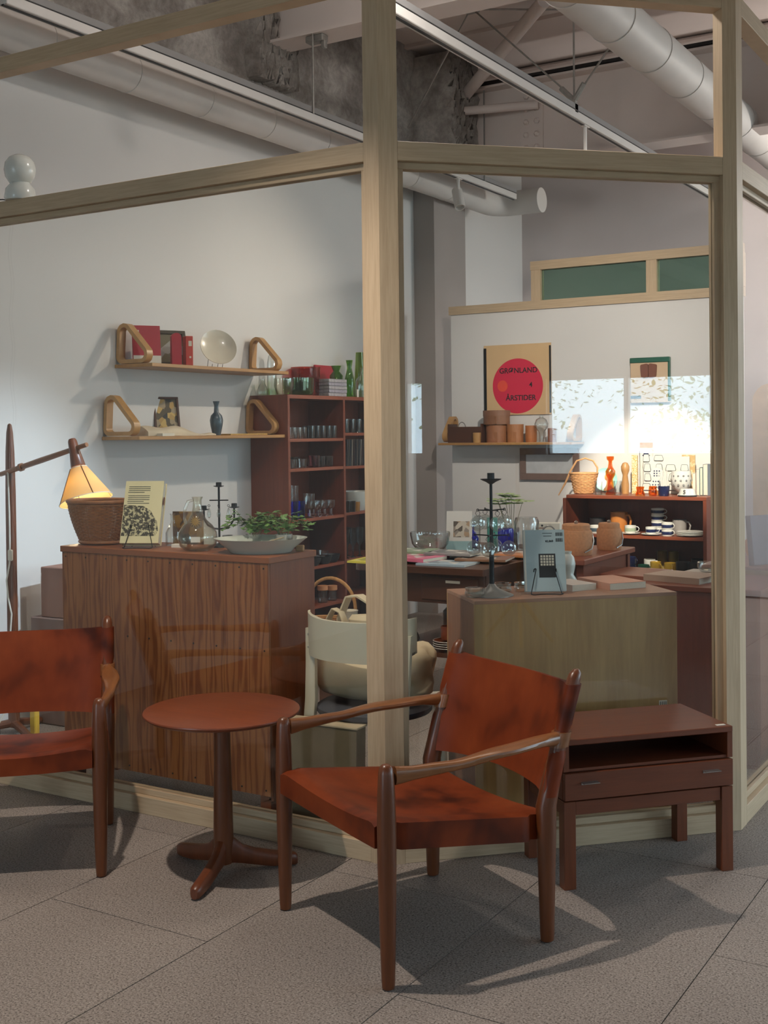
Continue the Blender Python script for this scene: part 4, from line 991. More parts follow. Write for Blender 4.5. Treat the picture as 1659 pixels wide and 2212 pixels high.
for i in range(5):
    tag(bx('slim_book', (-4.205 + .002 * (i % 2), 6.225 + .003 * ((i * 7) % 3), zt + .011 + .022 * i), (.135, .205, .0205), plain('silver_cover_%d' % i, rgb(168 - 8 * (i % 2), 166 - 8 * (i % 2), 170), .35, .2, .25, 60), None, .0015), ('bottom', 'second lowest', 'middle', 'second highest', 'topmost')[i] + ' silvery book in the flat stack of five on the bookcase', 'book', 'stack of silvery books')
tr = tag(bx('red_tray', (-4.362, 6.415, zt + .107), (.018, .22, .213), K['red'], None, .004), 'red tray standing upright behind the green vases', 'tray'); tr.rotation_euler = (0, R(-6), 0)
vessel('green_vase', 'squat green glass vase with a flared mouth', 'vase', (-4.255, 6.385, zt), [(.030, 0), (.034, .01), (.040, .08), (.044, .14), (.020, .17), (.034, .205)], K['g_green'])
vessel('green_vase', 'slim green glass vase with a wide lip beside the books', 'vase', (-4.165, 6.405, zt), [(.030, 0), (.033, .006), (.030, .12), (.020, .165), (.014, .19), (.022, .235), (.024, .238)], K['g_green'])
vessel('olive_bottle', 'tall tapering olive green bottle on the bookcase', 'bottle', (-4.245, 6.655, zt), [(.044, 0), (.046, .01), (.030, .24), (.026, .305)], K['g_olive'])
vessel('decanter', 'clear decanter with a narrow neck on the bookcase', 'decanter', (-4.165, 6.565, zt), [(.044, 0), (.048, .01), (.048, .105), (.040, .125), (.016, .145), (.013, .185), (.020, .198)], K['g'])
tag(bx('hang_tag', (-4.150, 6.470, zt + .10), (.002, .026, .05), K['paper'], None, 0, R(10)), 'white paper tag hanging between the green vase and the decanter', 'price tag').location = (-4.150, 6.478, zt + .026)
# ================================================================== behind the pine cabinet
tag(MB().box((0, 0, .11), (.22, .20, .235), .004).build('carton', K['card'], None, (-4.165, 3.985, .385 + .0), (0, 0, R(4)), False), 'upper brown carton beside the wooden floor lamp', 'carton', 'brown cartons by the wall').location = (-4.165, 3.985, .5055 - .003)
bpy.data.objects['carton'].data.transform(Matrix.Translation((0, 0, .0075)))
tag(MB().box((0, 0, .25), (.26, .24, .498), .004).build('carton', plain('grey_brown_card', rgb(128, 104, 96), .8), None, (-4.20, 3.99, .0015), (0, 0, R(2)), False), 'tall lower carton on the floor under the brown carton', 'carton', 'brown cartons by the wall')
tag(MB().tube([(0, 0, 0), (.004, -.004, .03), (.002, 0, .05)], .002, 5).build('string_loop', K['rope'], None, (-4.255, 3.868, .66)), 'short white string on the upper carton', 'string')
rn = random.Random(11); pb = MB(); loops = []
for k in range(7):
    z = k / 6; lp = []
    for j in range(16):
        a = 2 * math.pi * j / 16; r = (.13 - .03 * z * z) * (1 + rn.uniform(-.12, .12)); lp.append((r * math.cos(a) * 1.2, r * .7 * math.sin(a), z * .30))
    loops.append(lp)
tag(pb.loft(loops).build('plastic_bag', K['g'], None, (-3.86, 3.82, .003), ang=20), 'crumpled clear plastic bag on the floor behind the cabinet', 'bag')
tag(MB().box((0, 0, .10), (.035, .03, .20), .004).build('yellow_bottle', K['yellow'], None, (-4.145, 3.72, .001)), 'slim yellow container near the lamp foot', 'container')

# ================================================================== white bentwood chair with a canvas bag
t = thing('white_chair', 'off-white wooden chair with a curved back, turned away from the glass', 'chair', (-2.20, 3.52, 0), R(3))
wp = K['whitepaint']
nz, mseg = 6, 21; loops = []
for k in range(nz + 1):
    s = k / nz; z = .572 + .138 * s; lp = []
    for side in (0, 1):
        for i in range(mseg):
            u = -1 + 2 * i / (mseg - 1) if side == 0 else 1 - 2 * i / (mseg - 1)
            x = .212 * math.sin(u * 1.15) / math.sin(1.15); y = -.205 + .115 * (u * u) ** 1.0 * .95 + (0 if side == 0 else .016)
            lift = .020 * abs(u) ** 3 * (1 if k == nz else .4)
            edge = .03 * max(0, abs(u) - .8) / .2
            lp.append((x, y, z + lift + (edge if k == 0 else (-edge * .2 if k == nz else 0))))
    loops.append(lp)
MB().loft(loops).build('backrest', wp, t, ang=50)
for sx in (-1, 1):
    MB().loft([ell((sx * x, y, z), rx, ry, 12, p=4) for x, y, z, rx, ry in ((.190, -.165, .0, .015, .012), (.188, -.155, .20, .020, .013), (.180, -.130, .42, .022, .014), (.186, -.118, .55, .020, .012), (.192, -.112, .665, .018, .010))]).build('back_leg', wp, t)
    MB().loft([ell((sx * .175, .175, z), .022, .015, 12, p=4) for z in (0, .2, .372)]).build('front_leg', wp, t)
    for z in (.60, .645): MB().lathe([(0, 0), (.005, 0), (.004, .003), (0, .004)], 10).build('screw', K['steel'], t, (sx * .192, -.1235, z), (R(90), 0, 0))
MB().lathe([(0, .372), (.20, .372), (.205, .377), (.205, .392), (.19, .400), (0, .400)], 40, sy=.98).build('seat', plain('dark_seat', rgb(58, 60, 68), .7), t)
# canvas bag: soft slab slumped on the seat and over the back
b = thing('canvas_bag', 'cream canvas bag slumped on the white chair with its strap standing up', 'bag', (-2.225, 3.555, .402), R(3))
loops = []
for x, yc, wy, hz, z0 in ((-.200, .00, .03, .050, .085), (-.192, .0, .085, .068, .045), (-.15, .0, .120, .078, .014), (-.06, .0, .130, .080, .004), (.04, .0, .130, .080, .004), (.12, .01, .12, .092, .004), (.175, .02, .095, .105, .008), (.205, .03, .05, .085, .030), (.214, .03, .015, .05, .07)):
    lp = []
    for j in range(20):
        a = 2 * math.pi * j / 20; ca, sa = math.cos(a), math.sin(a)
        lp.append((x + .012 * math.sin(3 * a), yc + wy * math.copysign(abs(ca) ** .75, ca), z0 + hz + hz * math.copysign(abs(sa) ** .75, sa) * (1 + .06 * math.sin(2 * a + 9 * x))))
    loops.append(lp)
MB().loft(loops).build('pouch', K['canvas'], b, ang=60)
MB().ribbon([(-.16, .03, .16), (-.15, .03, .28), (-.115, .03, .355), (-.07, .03, .360), (.00, .03, .325), (.08, .03, .285), (.12, .03, .17)], (0, 1, 0), .05, .006, False).build('strap', K['canvas'], b, ang=60)
MB().ribbon([(-.175, .0, .14), (-.182, .0, .275), (-.160, .0, .312), (-.130, .0, .300), (-.108, .0, .25), (-.098, .0, .13)], (.3, 1, 0), .028, .004, False).build('handle', K['canvas'], b, ang=60)
MB().lathe([(0, -.12), (.065, -.12), (.070, 0), (.072, .012), (.060, .030), (0, .036)], 24).build('flap', K['canvas'], b, (-.03, .02, .262), (R(-8), 0, 0))
tag(MB().box((0, 0, .002), (.10, .09, .003)).build('paper_sheet', K['paper'], None, (-2.06, 3.69, .4015), (R(4), R(-6), R(20)), False), 'loose white paper on the chair seat beside the bag', 'paper')

# ================================================================== boxed canvas on the floor between cabinet and post
t = thing('flat_carton', 'olive flat carton with a pale top edge leaning on the floor by the post', 'carton', (-2.27, 3.262, 0), R(3))
MB().loft([[(-.152, -.028 + .04 * z, z * .362), (.148 + .014 * (1 - z), -.028 + .04 * z, z * .362), (.148 + .014 * (1 - z), .034 + .04 * z, z * .362), (-.152, .034 + .04 * z, z * .362)] for z in (0.004, .5, 1)]).build('case', K['carddark'], t, smooth=False)
bx('rim', (-.002, .043, .365), (.31, .072, .008), K['cardtop'], t, .002)
# ---- hoop-handled basket on a low stool
t = thing('low_stool', 'small dark stool carrying the hoop-handled basket', 'stool', (-3.46, 5.12, 0))
bx('seat', (0, 0, .205), (.34, .26, .03), K['darkwood'], t, .004)
for x in (-.14, .14):
    for y in (-.1, .1): bx('leg', (x, y, .095), (.03, .03, .19), K['darkwood'], t)
t = thing('hoop_basket', 'cane basket with one tall hoop handle behind the white chair', 'basket', (-3.46, 5.12, .2205))
woven(t, lambda s: (.125 + .03 * s, .008 + .14 * s), 14, 26, K['cane_lt'], .003, .0045, .75)
MB().lathe([(0, .002), (.12, .002), (.122, .01), (0, .01)], 28, sy=.75).build('bottom', K['cane_lt'], t)
MB().tube(ring_path(.157, .150, 40, sy=.75), .007, 8, closed=True).build('rim', K['cane_lt'], t)
MB().tube([(-.150, 0, .14), (-.152, 0, .22)] + [(-.150 * math.cos(math.pi * k / 16), 0, .22 + .150 * math.sin(math.pi * k / 16)) for k in range(17)] + [(.152, 0, .14)], .009, 10).build('hoop_handle', K['cane_lt'], t)
# ================================================================== magazine table
t = thing('display_table', 'long wooden table with a deep apron covered in magazines', 'table', (-2.73, 5.38, 0), R(-1))
poly = [(p[0], p[1]) for p in rpoly([(-.36, -.62, 0), (.335, -.575, 0), (.335, .62, 0), (-.36, .62, 0)], [.05, .012, .012, .05], 6)]
MB().prism(poly, .690, .720).build('tabletop', K['darkwood'], t, ang=40)
for c, d in (((.02, -.535, .618), (.60, .02, .142)), ((.305, .02, .618), (.02, 1.1, .142)), ((-.28, .02, .618), (.02, 1.1, .142)), ((.02, .57, .618), (.60, .02, .142))): bx('apron', c, d, K['darkwood'], t, .001)
for x in (-.26, .30):
    for y in (-.51, .55): bx('leg', (x, y, .345), (.05, .05, .69), K['darkwood'], t, .003)
bx('drawer_front', (.14, -.547, .618), (.30, .008, .11), K['darkwood'], t, .002); bx('drawer_label', (.16, -.5525, .652), (.075, .003, .012), K['paper'], t)
bx('under_shelf', (.02, .02, .300), (.60, 1.1, .02), K['darkwood'], t)
TZ = .7204
magc = [('yellow-edged', rgb(232, 220, 90)), ('pale blue', rgb(170, 190, 205)), ('white', rgb(226, 222, 214)), ('pink', rgb(226, 120, 150)), ('brown', rgb(150, 110, 84)), ('orange', rgb(214, 140, 90)), ('grey', rgb(150, 146, 146)), ('red and white', rgb(200, 60, 70)), ('green', rgb(150, 170, 140))]
spots_ = [(-3.015, 4.88, 5, 0), (-2.86, 4.96, -8, 3), (-2.66, 4.93, 4, 1), (-2.55, 5.10, 12, 4), (-2.86, 5.20, -4, 7), (-2.62, 5.30, 6, 2), (-2.47, 5.35, -10, 5), (-2.98, 5.13, 14, 8), (-2.73, 5.13, 3, 6)]
for i, (x, y, a, ci) in enumerate(spots_):
    nm, c = magc[ci]; lv = TZ + (0, .0112, 0, .0112, .0112, 0, .0112, .0278, .0278)[i] + .0004
    e = book(nm + ' magazine lying on the display table', (x, y, lv), .19, .25, .010 if i != 1 else .016, plain('mag_%d' % i, c, .35, var=.05), (0, 0, R(a + 90)), soft=True, cat='magazine', name='magazine', group='magazines on the display table')
    e2 = bx('cover_picture', (.01, .02, .0104 if i != 1 else .0164), (.14, .16, .0006), multi('mag_pic_%d' % i, [c, lite(c, .5), rgb(220, 214, 206), lite(c, .8), rgb(70, 66, 64)], 16), e)
# standing card, glass and vases on the table
e = book('white card book with a street photo standing on the table', (-2.885, 5.47, TZ), .135, .215, .012, plain('card_white', rgb(222, 218, 212), .5, var=.02), (R(76), 0, R(22)), True, soft=True)
bx('photo', (.012, .118, .0122), (.085, .085, .0006), multi('street_photo', [rgb(150, 140, 130), rgb(206, 196, 180), rgb(90, 80, 70), rgb(180, 150, 120)], 40), e); bx('pale_strip', (0, .028, .0122), (.134, .054, .0006), plain('pale_teal', rgb(150, 186, 190), .5), e)
vessel('glass_bowl', 'wide clear glass bowl at the table edge beside the post', 'bowl', (-2.985, 5.34, TZ + .0), [(.05, 0), (.06, .004), (.095, .05), (.105, .10), (.104, .112)], K['g'], .003, 36)
vessel('cobalt_bottle', 'small cobalt blue bottle with a frilled lip', 'bottle', (-2.935, 5.72, TZ), [(.026, 0), (.034, .012), (.036, .05), (.022, .078), (.012, .09), (.011, .108), (.019, .122), (.017, .124)], K['cobalt'])
vessel('teal_tumbler', 'tall mint green tumbler on the display table', 'cup', (-2.838, 5.77, TZ), [(.024, 0), (.027, .004), (.030, .16)], K['teal'])
vessel('cobalt_jug', 'wide cobalt blue jar on the display table', 'jar', (-2.690, 5.63, TZ), [(.036, 0), (.043, .008), (.043, .10), (.040, .118)], K['cobalt'])
row('tall clear hurricane glass at the back of the table', [(-3.075, 5.90), (-3.010, 5.91)], TZ - .0005, tum(.028, .16), K['g'], 'hurricane glasses', 'hurricane_glass')
plant('umbrella_plant', 'bright umbrella plant in a glass pot on the display table', (-2.790, 5.90, TZ), [(.040, 0), (.045, .01), (.048, .10)], K['g'], 9, 'umbrella', 4)
vessel('glass_jar', 'big clear glass jar beside the white box', 'jar', (-2.612, 5.72, TZ), [(.055, 0), (.062, .006), (.066, .15), (.058, .172)], K['g'], .003, 36)
t = thing('white_box', 'white gift box with faint print on the table', 'box', (-2.585, 5.92, TZ), R(20)); bx('body', (0, 0, .065), (.15, .10, .13), K['paper'], t, .001); bx('print_line', (-.03, -.0505, .105), (.05, .001, .006), K['card'], t); MB().lathe([(0, 0), (.006, 0), (0, .001)], 12).build('print_dot', K['ink'], t, (-.02, -.0505, .118), (R(90), 0, 0))
t = thing('teapot', 'white teapot with a tall loop handle behind the pale blue book', 'teapot', (-2.475, 5.70, TZ), R(10))
MB().lathe([(0, 0), (.040, 0), (.052, .02), (.054, .045), (.042, .072), (.020, .082), (0, .084)], 32).build('body', K['whitecer'], t); MB().lathe([(0, 0), (.018, 0), (.019, .004), (.006, .008), (.008, .016), (0, .02)], 20).build('lid', K['slate'], t, (0, 0, .083))
MB().tube([(-.042 * math.cos(math.pi * k / 12), 0, .07 + .062 * math.sin(math.pi * k / 12)) for k in range(13)], .004, 8).build('handle', K['steel'], t); MB().tube([(.045, 0, .03), (.07, 0, .05), (.082, 0, .075)], [.012, .008, .006], 10).build('spout', K['whitecer'], t)
t = thing('striped_vase', 'small striped stoneware vase with a ring handle', 'vase', (-2.292, 5.58, .7475))
MB().lathe(vprof([(0, 0), (.020, 0), (.030, .02), (.034, .045), (.026, .075), (.022, .09)], .003), 24).build('body', K['slate'], t); MB().lathe([(.0335, .032), (.0352, .036), (.0348, .052), (.0325, .056)], 24).build('band', K['cream'], t)
MB().tube([(0, .024 * math.cos(a), .095 + .024 * math.sin(a)) for a in [2 * math.pi * k / 20 for k in range(20)]], .004, 8, closed=True).build('ring', K['steel'], t)
# ---- bench and stool beside the table
t = thing('narrow_bench', 'narrow brown bench pushed against the magazine table', 'bench', (-2.195, 5.50, 0))
bx('seat', (0, 0, .733), (.27, .70, .028), K['rb_h'], t, .004); bx('apron', (.10, 0, .68), (.02, .62, .07), K['rb'], t); bx('apron', (-.03, -.31, .68), (.20, .02, .07), K['rb'], t)
for x in (-.05, .10):
    for y in (-.30, .30): bx('leg', (x, y, .36), (.035, .035, .72), K['rb'], t)
t = thing('step_stool', 'little brown step stool standing lower than the bench', 'stool', (-1.925, 5.48, 0), R(-4))
bx('seat', (0, 0, .655), (.24, .34, .022), K['rb_h'], t, .003); bx('apron', (.09, 0, .615), (.018, .28, .06), K['rb'], t); bx('apron', (0, -.14, .615), (.19, .018, .06), K['rb'], t)
for x in (-.09, .09):
    for y in (-.13, .13): bx('leg', (x, y, .322), (.030, .030, .644), K['rb'], t)
def cork_pot(label, loc, r, h, wire):
    t = thing('cork_pot', label, 'pot', loc, R(31))
    MB().lathe([(0, 0), (r * .92, 0), (r, h * .1), (r, h * .72), (r * .93, h * .80), (0, h * .80)], 36).build('body', K['cork'], t); MB().lathe([(0, 0), (r * .86, 0), (r * .86, h * .16), (r * .80, h * .2), (0, h * .2)], 36).build('lid', K['cork'], t, (0, 0, h * .80)); MB().lathe([(0, 0), (.008, .0), (.010, .01), (0, .016)], 12).build('knob', K['steel'], t, (0, 0, h))
    if wire: MB().tube([(r * 1.0, -.01, h * .66), (r * 1.03, -.03, h * .45), (r * .85, -.055, h * .22), (r * .35, -.085, h * .12)], .003, 6).build('wire_handle', K['steel'], t)
cork_pot('larger round cork-coloured pot with a wire handle', (-2.185, 5.36, .7475), .078, .150, True)
cork_pot('second cork-coloured pot behind the larger one on the bench', (-2.130, 5.66, .7475), .062, .135, True)
# ---- stacked brown cups and plates on the lower shelf of the table
pz = .3103
bp2 = K['brownglaze']
for i in range(4): plate_at('brown_plate', ('bottom', 'second', 'third', 'topmost')[i] + ' brown plate with a white rim stacked under the table', (-2.660, 4.93, pz + i * .0105), .075, bp2 if i % 2 else K['dark'], .016, 'stacked brown plates')
stripe_cup('brown_cup', 'brown cup with a white inside on the plate stack', (-2.660, 4.93, pz + .055), .038, .062, bp2, None, False)
for i in range(3): plate_at('brown_plate', ('bottom', 'middle', 'topmost')[i] + ' wide dark plate with a pale rim in the second stack', (-2.52, 5.05, pz + .02 * i), .095, K['dark'] if i % 2 else bp2, .024, 'wide dark plates')
stripe_cup('brown_cup', 'brown cup on the wide dark plates', (-2.50, 5.05, pz + .0705), .038, .060, bp2, None, False)
for i in range(3): tag(MB().tube(ring_path(.0945, 0, 40), .0022, 6, closed=True).build('pale_rim', K['whitecer'], [o for o in bpy.data.objects if o.get('group') == 'wide dark plates'][i], (0, 0, .0255)))
for i in range(4): tag(MB().tube(ring_path(.0745, 0, 40), .0018, 6, closed=True).build('pale_rim', K['whitecer'], [o for o in bpy.data.objects if o.get('group') == 'stacked brown plates'][i], (0, 0, .0178)))
t = thing('paper_parcel', 'grey paper parcel with a square stamp under the table', 'parcel', (-2.80, 5.30, pz), R(20)); bx('wrap', (0, 0, .07), (.15, .10, .14), plain('grey_paper', rgb(150, 142, 134), .8), t, .006); bx('stamp', (.01, -.0505, .08), (.04, .001, .045), K['card'], t)
tag(MB().loft([[(.07 * math.cos(a) * s, .05 * math.sin(a) * s, z) for a in [2 * math.pi * k / 14 for k in range(14)]] for s, z in ((.9, 0), (1.1, .03), (.95, .06), (.4, .085))]).build('cloth_bundle', plain('grey_cloth', rgb(120, 108, 96), .9, var=.2, scale=20), None, (-2.93, 4.98, pz)), 'crumpled grey cloth bundle under the table', 'cloth')
# white flowerpot on a little crate
t = thing('crate', 'low crate under the rounded table end', 'crate', (-3.02, 4.62, 0)); bx('body', (0, 0, .215), (.22, .2, .43), K['darkwood'], t, .004)
vessel('flowerpot', 'plain white flowerpot with a saucer under the table end', 'flowerpot', (-3.02, 4.62, .4305), [(.036, 0), (.042, .004), (.042, .020), (.034, .022), (.040, .085), (.042, .088)], K['cream'], .004)
# ================================================================== plywood plinth behind the chamfered pane
PZT = .790; q45 = R(45)
def R45(a, b):  # along the pane, inward from the plinth front, from its near corner
    return (-1.773 + .7071 * a - .7071 * b, 3.467 + .7071 * a + .7071 * b)
t = thing('plywood_plinth', 'pale plywood display plinth standing inside the chamfered pane', 'plinth', (-1.773, 3.467, 0), q45)
PL, PD = .731, .32
bx('front_panel', (PL / 2, .006, .395), (PL, .012, .766), K['ply'], t, .0005); bx('back_panel', (PL / 2, PD - .006, .395), (PL, .012, .766), K['ply'], t)
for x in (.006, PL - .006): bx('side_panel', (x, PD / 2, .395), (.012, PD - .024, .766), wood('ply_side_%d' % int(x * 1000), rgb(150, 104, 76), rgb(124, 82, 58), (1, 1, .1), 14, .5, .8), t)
bx('top', (PL / 2, PD / 2, .784), (PL, PD, .012), wood('ply_top%d' % 1, rgb(176, 132, 104), rgb(150, 106, 82), (.1, 1, 1), 14, .4, .8), t, .0008)
bx('bottom', (PL / 2, PD / 2, .016), (PL - .004, PD - .004, .02), K['ply'], t)
e = thing('grid_sticker', 'tiny printed grid sticker low on the plywood plinth', 'sticker', (*R45(.676, -.0006), .402), q45)
bx('backing', (0, 0, 0), (.030, .0008, .034), K['paper'], e)
for i in range(4): bx('print_bar', (-.0105 + .007 * i, -.0007, .0), (.002, .0006, .026), K['ink'], e)
# candle tree with hanging glass discs
x, y = R45(.10, .115)
t = thing('candle_tree', 'tall dark iron candle stand hung with two tiers of clear glass discs', 'candlestick', (x, y, PZT + .0002), R(31))
MB().lathe([(0, 0), (.074, 0), (.074, .0025), (.045, .014), (.020, .026), (.010, .040), (0, .042)], 40).build('base', K['zinc'], t)
MB().loft([ell((0, 0, z), r, r, 14) for z, r in ((.03, .0095), (.12, .0088), (.22, .0062), (.30, .0052), (.385, .0050))]).build('stem', K['iron'], t)
MB().lathe([(0, .378), (.006, .380), (.018, .388), (.036, .396), (.0365, .398), (.018, .394), (.0125, .394), (.0125, .418), (.0100, .418), (.0100, .396), (0, .396)], 28).build('candle_cup', K['iron'], t)
def disc_tier(z, r, n, ph, hang, dr):
    for k in range(n):
        a = ph + 2 * math.pi * k / n; ex, ey = r * math.cos(a), r * math.sin(a)
        am = MB().tube([(0, 0, z - .002), (ex * .5, ey * .5, z), (ex, ey, z + .001)], .0022, 7).build('arm', K['iron'], t)
        MB().tube([(ex + .004 * math.cos(b) * math.cos(a), ey + .004 * math.cos(b) * math.sin(a), z + .001 + .004 * math.sin(b)) for b in [2 * math.pi * j / 12 for j in range(12)]], .0012, 5, closed=True).build('ring', K['iron'], am)
        MB().tube([(ex - .004, ey, z - .002), (ex - .008, ey, z - hang * .6), (ex, ey, z - hang - .003), (ex + .008, ey, z - hang * .6), (ex + .004, ey, z - .002)], .0010, 5).build('hook', K['iron'], am)
        gd = MB().lathe([(0, .0045), (.008, .0060), (.009, .0040), (dr * .62, .0032), (dr * .66, .0055), (dr * .8, .0048), (dr, .002), (dr, -.002), (dr * .8, -.004), (0, -.004)], 28, m=Matrix.Rotation(R(90), 3, 'X')).build('glass_disc', K['g_disc'], t, (ex, ey, z - hang - dr), (0, 0, R(14 * (-1) ** k)), ang=25)
disc_tier(.292, .050, 4, R(20), .018, .026); disc_tier(.206, .060, 4, R(-15), .018, .026)
for k, (a, b, r) in enumerate(((.035, .10, .034), (.165, .195, .032), (.235, .19, .026))):
    tag(MB().lathe(vprof([(0, 0), (r * .9, 0), (r, .004), (r * 1.04, .012), (r * .96, .020), (r * 1.02, .030)], .007), 14).build('ice_dish', K['g_disc'], None, (*R45(a, b), PZT + .0004), (0, 0, R(17 * k)), ang=15), ('rippled glass dish at the plinth edge before the candle stand', 'rippled glass dish just behind the candle stand', 'rippled glass dish half hidden by the pale blue book')[k], 'dish', 'rippled glass dishes')
x, y = R45(.288, .095)
e = book('pale blue book with a dark window picture and barcodes on a wire stand', (x - .008, y + .012, PZT + .005), .142, .212, .022, K['greyblue'], (R(78), 0, R(33)), True)
bx('dark_picture', (.008, .088, .0224), (.058, .082, .0006), K['ink'], e)
for i in range(5):
    for j in range(4): bx('pane_print', (-.0115 + .0098 * i, .120 - .0095 * j, .0229), (.0072, .0072, .0006), K['cream'], e)
for yy in (.176, .196):
    for i in range(9): bx('barcode_bar', (.042 + i * .0028, yy, .0224), (.0012 if i % 3 else .0019, .012, .0006), K['ink'], e)
text('price_text', '¥2,860', .010, K['ink'], e, (.018, .172, .0226), (0, 0, R(2)))
for i in range(2): bx('print_line', (.012, .200 - .010 * i, .0224), (.034 - .006 * i, .0018, .0005), K['ink'], e)
bx('white_edge', (-.068, .106, .0224), (.006, .210, .0005), K['paper'], e)
easel('black wire stand holding the pale blue book', (x + .004, y - .008, PZT), R(33), .105, .085)
x, y = R45(.425, .20); book('white paperback lying on the plinth beside the wire stand', (x, y, PZT + .0004), .105, .150, .022, plain('pb_white', rgb(222, 206, 194), .5, var=.02), (0, 0, R(60)), soft=True)
x, y = R45(.585, .215); book('salmon covered paperback lying at the far end of the plinth', (x, y, PZT + .0004), .150, .210, .024, plain('pb_salmon', rgb(206, 150, 124), .5, var=.05), (0, 0, R(54)), soft=True)
# ================================================================== red-brown cabinet beyond the plinth
t = thing('brown_cabinet', 'dark red-brown cabinet standing between plinth and glass', 'cabinet', (-1.405, 4.97, 0))
bx('body', (0, 0, .345), (.50, .50, .69), K['rb'], t, .001); bx('top', (0, -.002, .701), (.51, .51, .020), K['rb_h'], t, .001)
cz_ = .7114
book('large grey-brown art book lying on the dark cabinet', (-1.520, 4.905, cz_), .20, .26, .026, plain('taupe_cover', rgb(176, 150, 132), .5, var=.03), (0, 0, R(78)))
book('pale grey book under the clear glass dish on the dark cabinet', (-1.470, 5.112, cz_), .15, .20, .016, plain('pale_grey', rgb(196, 184, 172), .5, var=.03), (0, 0, R(84)))
e = book('pale book standing upright on the dark cabinet against the frame', (-1.335, 4.90, cz_ + .024), .17, .17, .030, plain('lilac_grey', rgb(178, 172, 176), .5, var=.03), (R(90), R(16), R(-60)), True)
vessel('glass_dish', 'ribbed clear glass dish on the pale grey book', 'dish', (-1.47, 5.11, cz_ + .0164), [(.03, 0), (.036, .004), (.048, .020), (.046, .042)], K['g'], .005, 24)
# gourd vase behind the pale blue book
t = thing('gourd_stand', 'slim dark stand carrying the gourd shaped vase', 'stand', (-1.735, 4.17, 0)); bx('post', (0, 0, .355), (.10, .10, .71), K['rb'], t)
vessel('gourd_vase', 'white double-gourd vase with a small painted flower', 'vase', (-1.735, 4.17, .7104), [(.022, 0), (.034, .02), (.039, .045), (.034, .075), (.022, .094), (.026, .112), (.030, .135), (.024, .160), (.014, .172), (.016, .182)], K['whitecer'], .003)
# ================================================================== strip behind the third bay
t = thing('plywood_plinth', 'long grey plywood counter along the receding glass bay', 'counter', (-1.365, 6.10, 0)); bx('body', (0, 0, .365), (.35, 1.7, .73), K['ply'], t); bx('top', (0, 0, .736), (.36, 1.72, .012), K['rb_h'], t)
e = book('dark violet book standing on the counter in the receding bay', (-1.30, 5.36, .7424), .16, .22, .03, plain('violet_cover', rgb(64, 48, 74), .5), (R(84), 0, R(60)), True)
vessel('brass_bell', 'small round metal jar on the counter in the receding bay', 'jar', (-1.43, 5.72, .7424), [(.03, 0), (.042, .03), (.040, .07), (.02, .09), (.016, .11)], K['jug'])
t = thing('arched_board', 'tall tan arched board standing beyond the counter', 'board', (-1.70, 7.22, 0), R(10))
MB().prism([(p[0], p[1]) for p in rpoly([(-.10, 0, 0), (.13, 0, 0), (.13, 1.62, 0), (-.10, 1.62, 0)], [.001, .001, .11, .11], 8)], -.012, .012, m=Matrix.Rotation(R(90), 3, 'X')).build('panel', plain('tan_board', rgb(206, 166, 118), .6), t); bx('foot', (0, 0, .012), (.3, .2, .024), K['birch'], t)
# ================================================================== lit shelf unit by the display wall
UX0, UX1, UY0, UY1, UZ = -2.985, -2.052, 7.10, 7.50, .936
t = thing('shelf_unit', 'low open red-brown shelf unit glowing under a spotlight', 'shelf unit', ((UX0 + UX1) / 2, (UY0 + UY1) / 2, 0))
UW, UD = UX1 - UX0, UY1 - UY0
bx('top', (.012, 0, UZ - .011), (UW - .024, UD, .022), K['rb_h'], t, .002)
for s in (-1, 1): bx('side', (s * (UW / 2 - .011), .0, (UZ - .022) / 2), (.022, UD - .004, UZ - .022), K['rb'], t, .001)
bx('back', (0, UD / 2 - .005, .46), (UW - .044, .01, .90), K['rb'], t)
for z in (.06, .445, .687): bx('shelf', (0, -.004, z - .010), (UW - .046, UD - .03, .020), K['rb_h'], t, .001)
# --- top row
z = UZ + .0004
t = thing('willow_basket', 'pale willow basket with a long twig handle on the lit shelf', 'basket', (-2.892, 7.235, z), R(20))
woven(t, lambda s: (.062 + .026 * s, .006 + .125 * s), 13, 22, K['willow'], .0028, .0042, .8)
MB().lathe([(0, .002), (.060, .002), (.062, .008), (0, .008)], 24, sy=.8).build('bottom', K['willow'], t); MB().tube(ring_path(.090, .134, 36, sy=.8), .006, 8, closed=True).build('rim', K['willow'], t)
MB().tube([(.085, 0, .11), (.088, 0, .17), (.06, 0, .215), (.01, 0, .232), (-.045, 0, .215), (-.085, 0, .150), (-.12, 0, .07), (-.165, 0, -.01)], [.006, .006, .006, .006, .006, .007, .007, .004], 8).build('handle', K['willow'], t)
plate_at('turquoise_plate', 'turquoise glass plate leaning on the display wall', (-2.815, 7.42, z + .085), .078, plain('turquoise', rgb(120, 190, 180), .3, coat=.3), .010, rot=(R(75), 0, R(20)))
vessel('amber_bottle', 'amber glass figure bottle with a round stopper', 'bottle', (-2.697, 7.20, z), [(.030, 0), (.032, .005), (.020, .05), (.016, .10), (.030, .125), (.032, .15), (.016, .175), (.012, .20), (.012, .215), (.022, .225), (.024, .245)], K['g_amber'], .004)
row('ribbed clear tumbler beside the amber bottle', [(-2.765, 7.165), (-2.640, 7.175)], z - .0005, tum(.026, .090), K['g'], 'clear tumblers on the lit shelf')
t = thing('wooden_bird', 'round-headed wooden figure behind the amber bottle', 'figure', (-2.645, 7.33, z)); MB().lathe([(0, 0), (.022, 0), (.024, .06), (.016, .12), (.026, .15), (.028, .175), (.016, .20), (0, .205)], 20).build('body', K['birch'], t)
tag(bx('gold_strip', (-2.590, 7.36, z + .125), (.036, .02, .25), printed('gold_mosaic', rgb(206, 166, 84), rgb(240, 226, 190), 120, .48, .52), None), 'narrow gold patterned strip standing on the lit shelf', 'ornament')
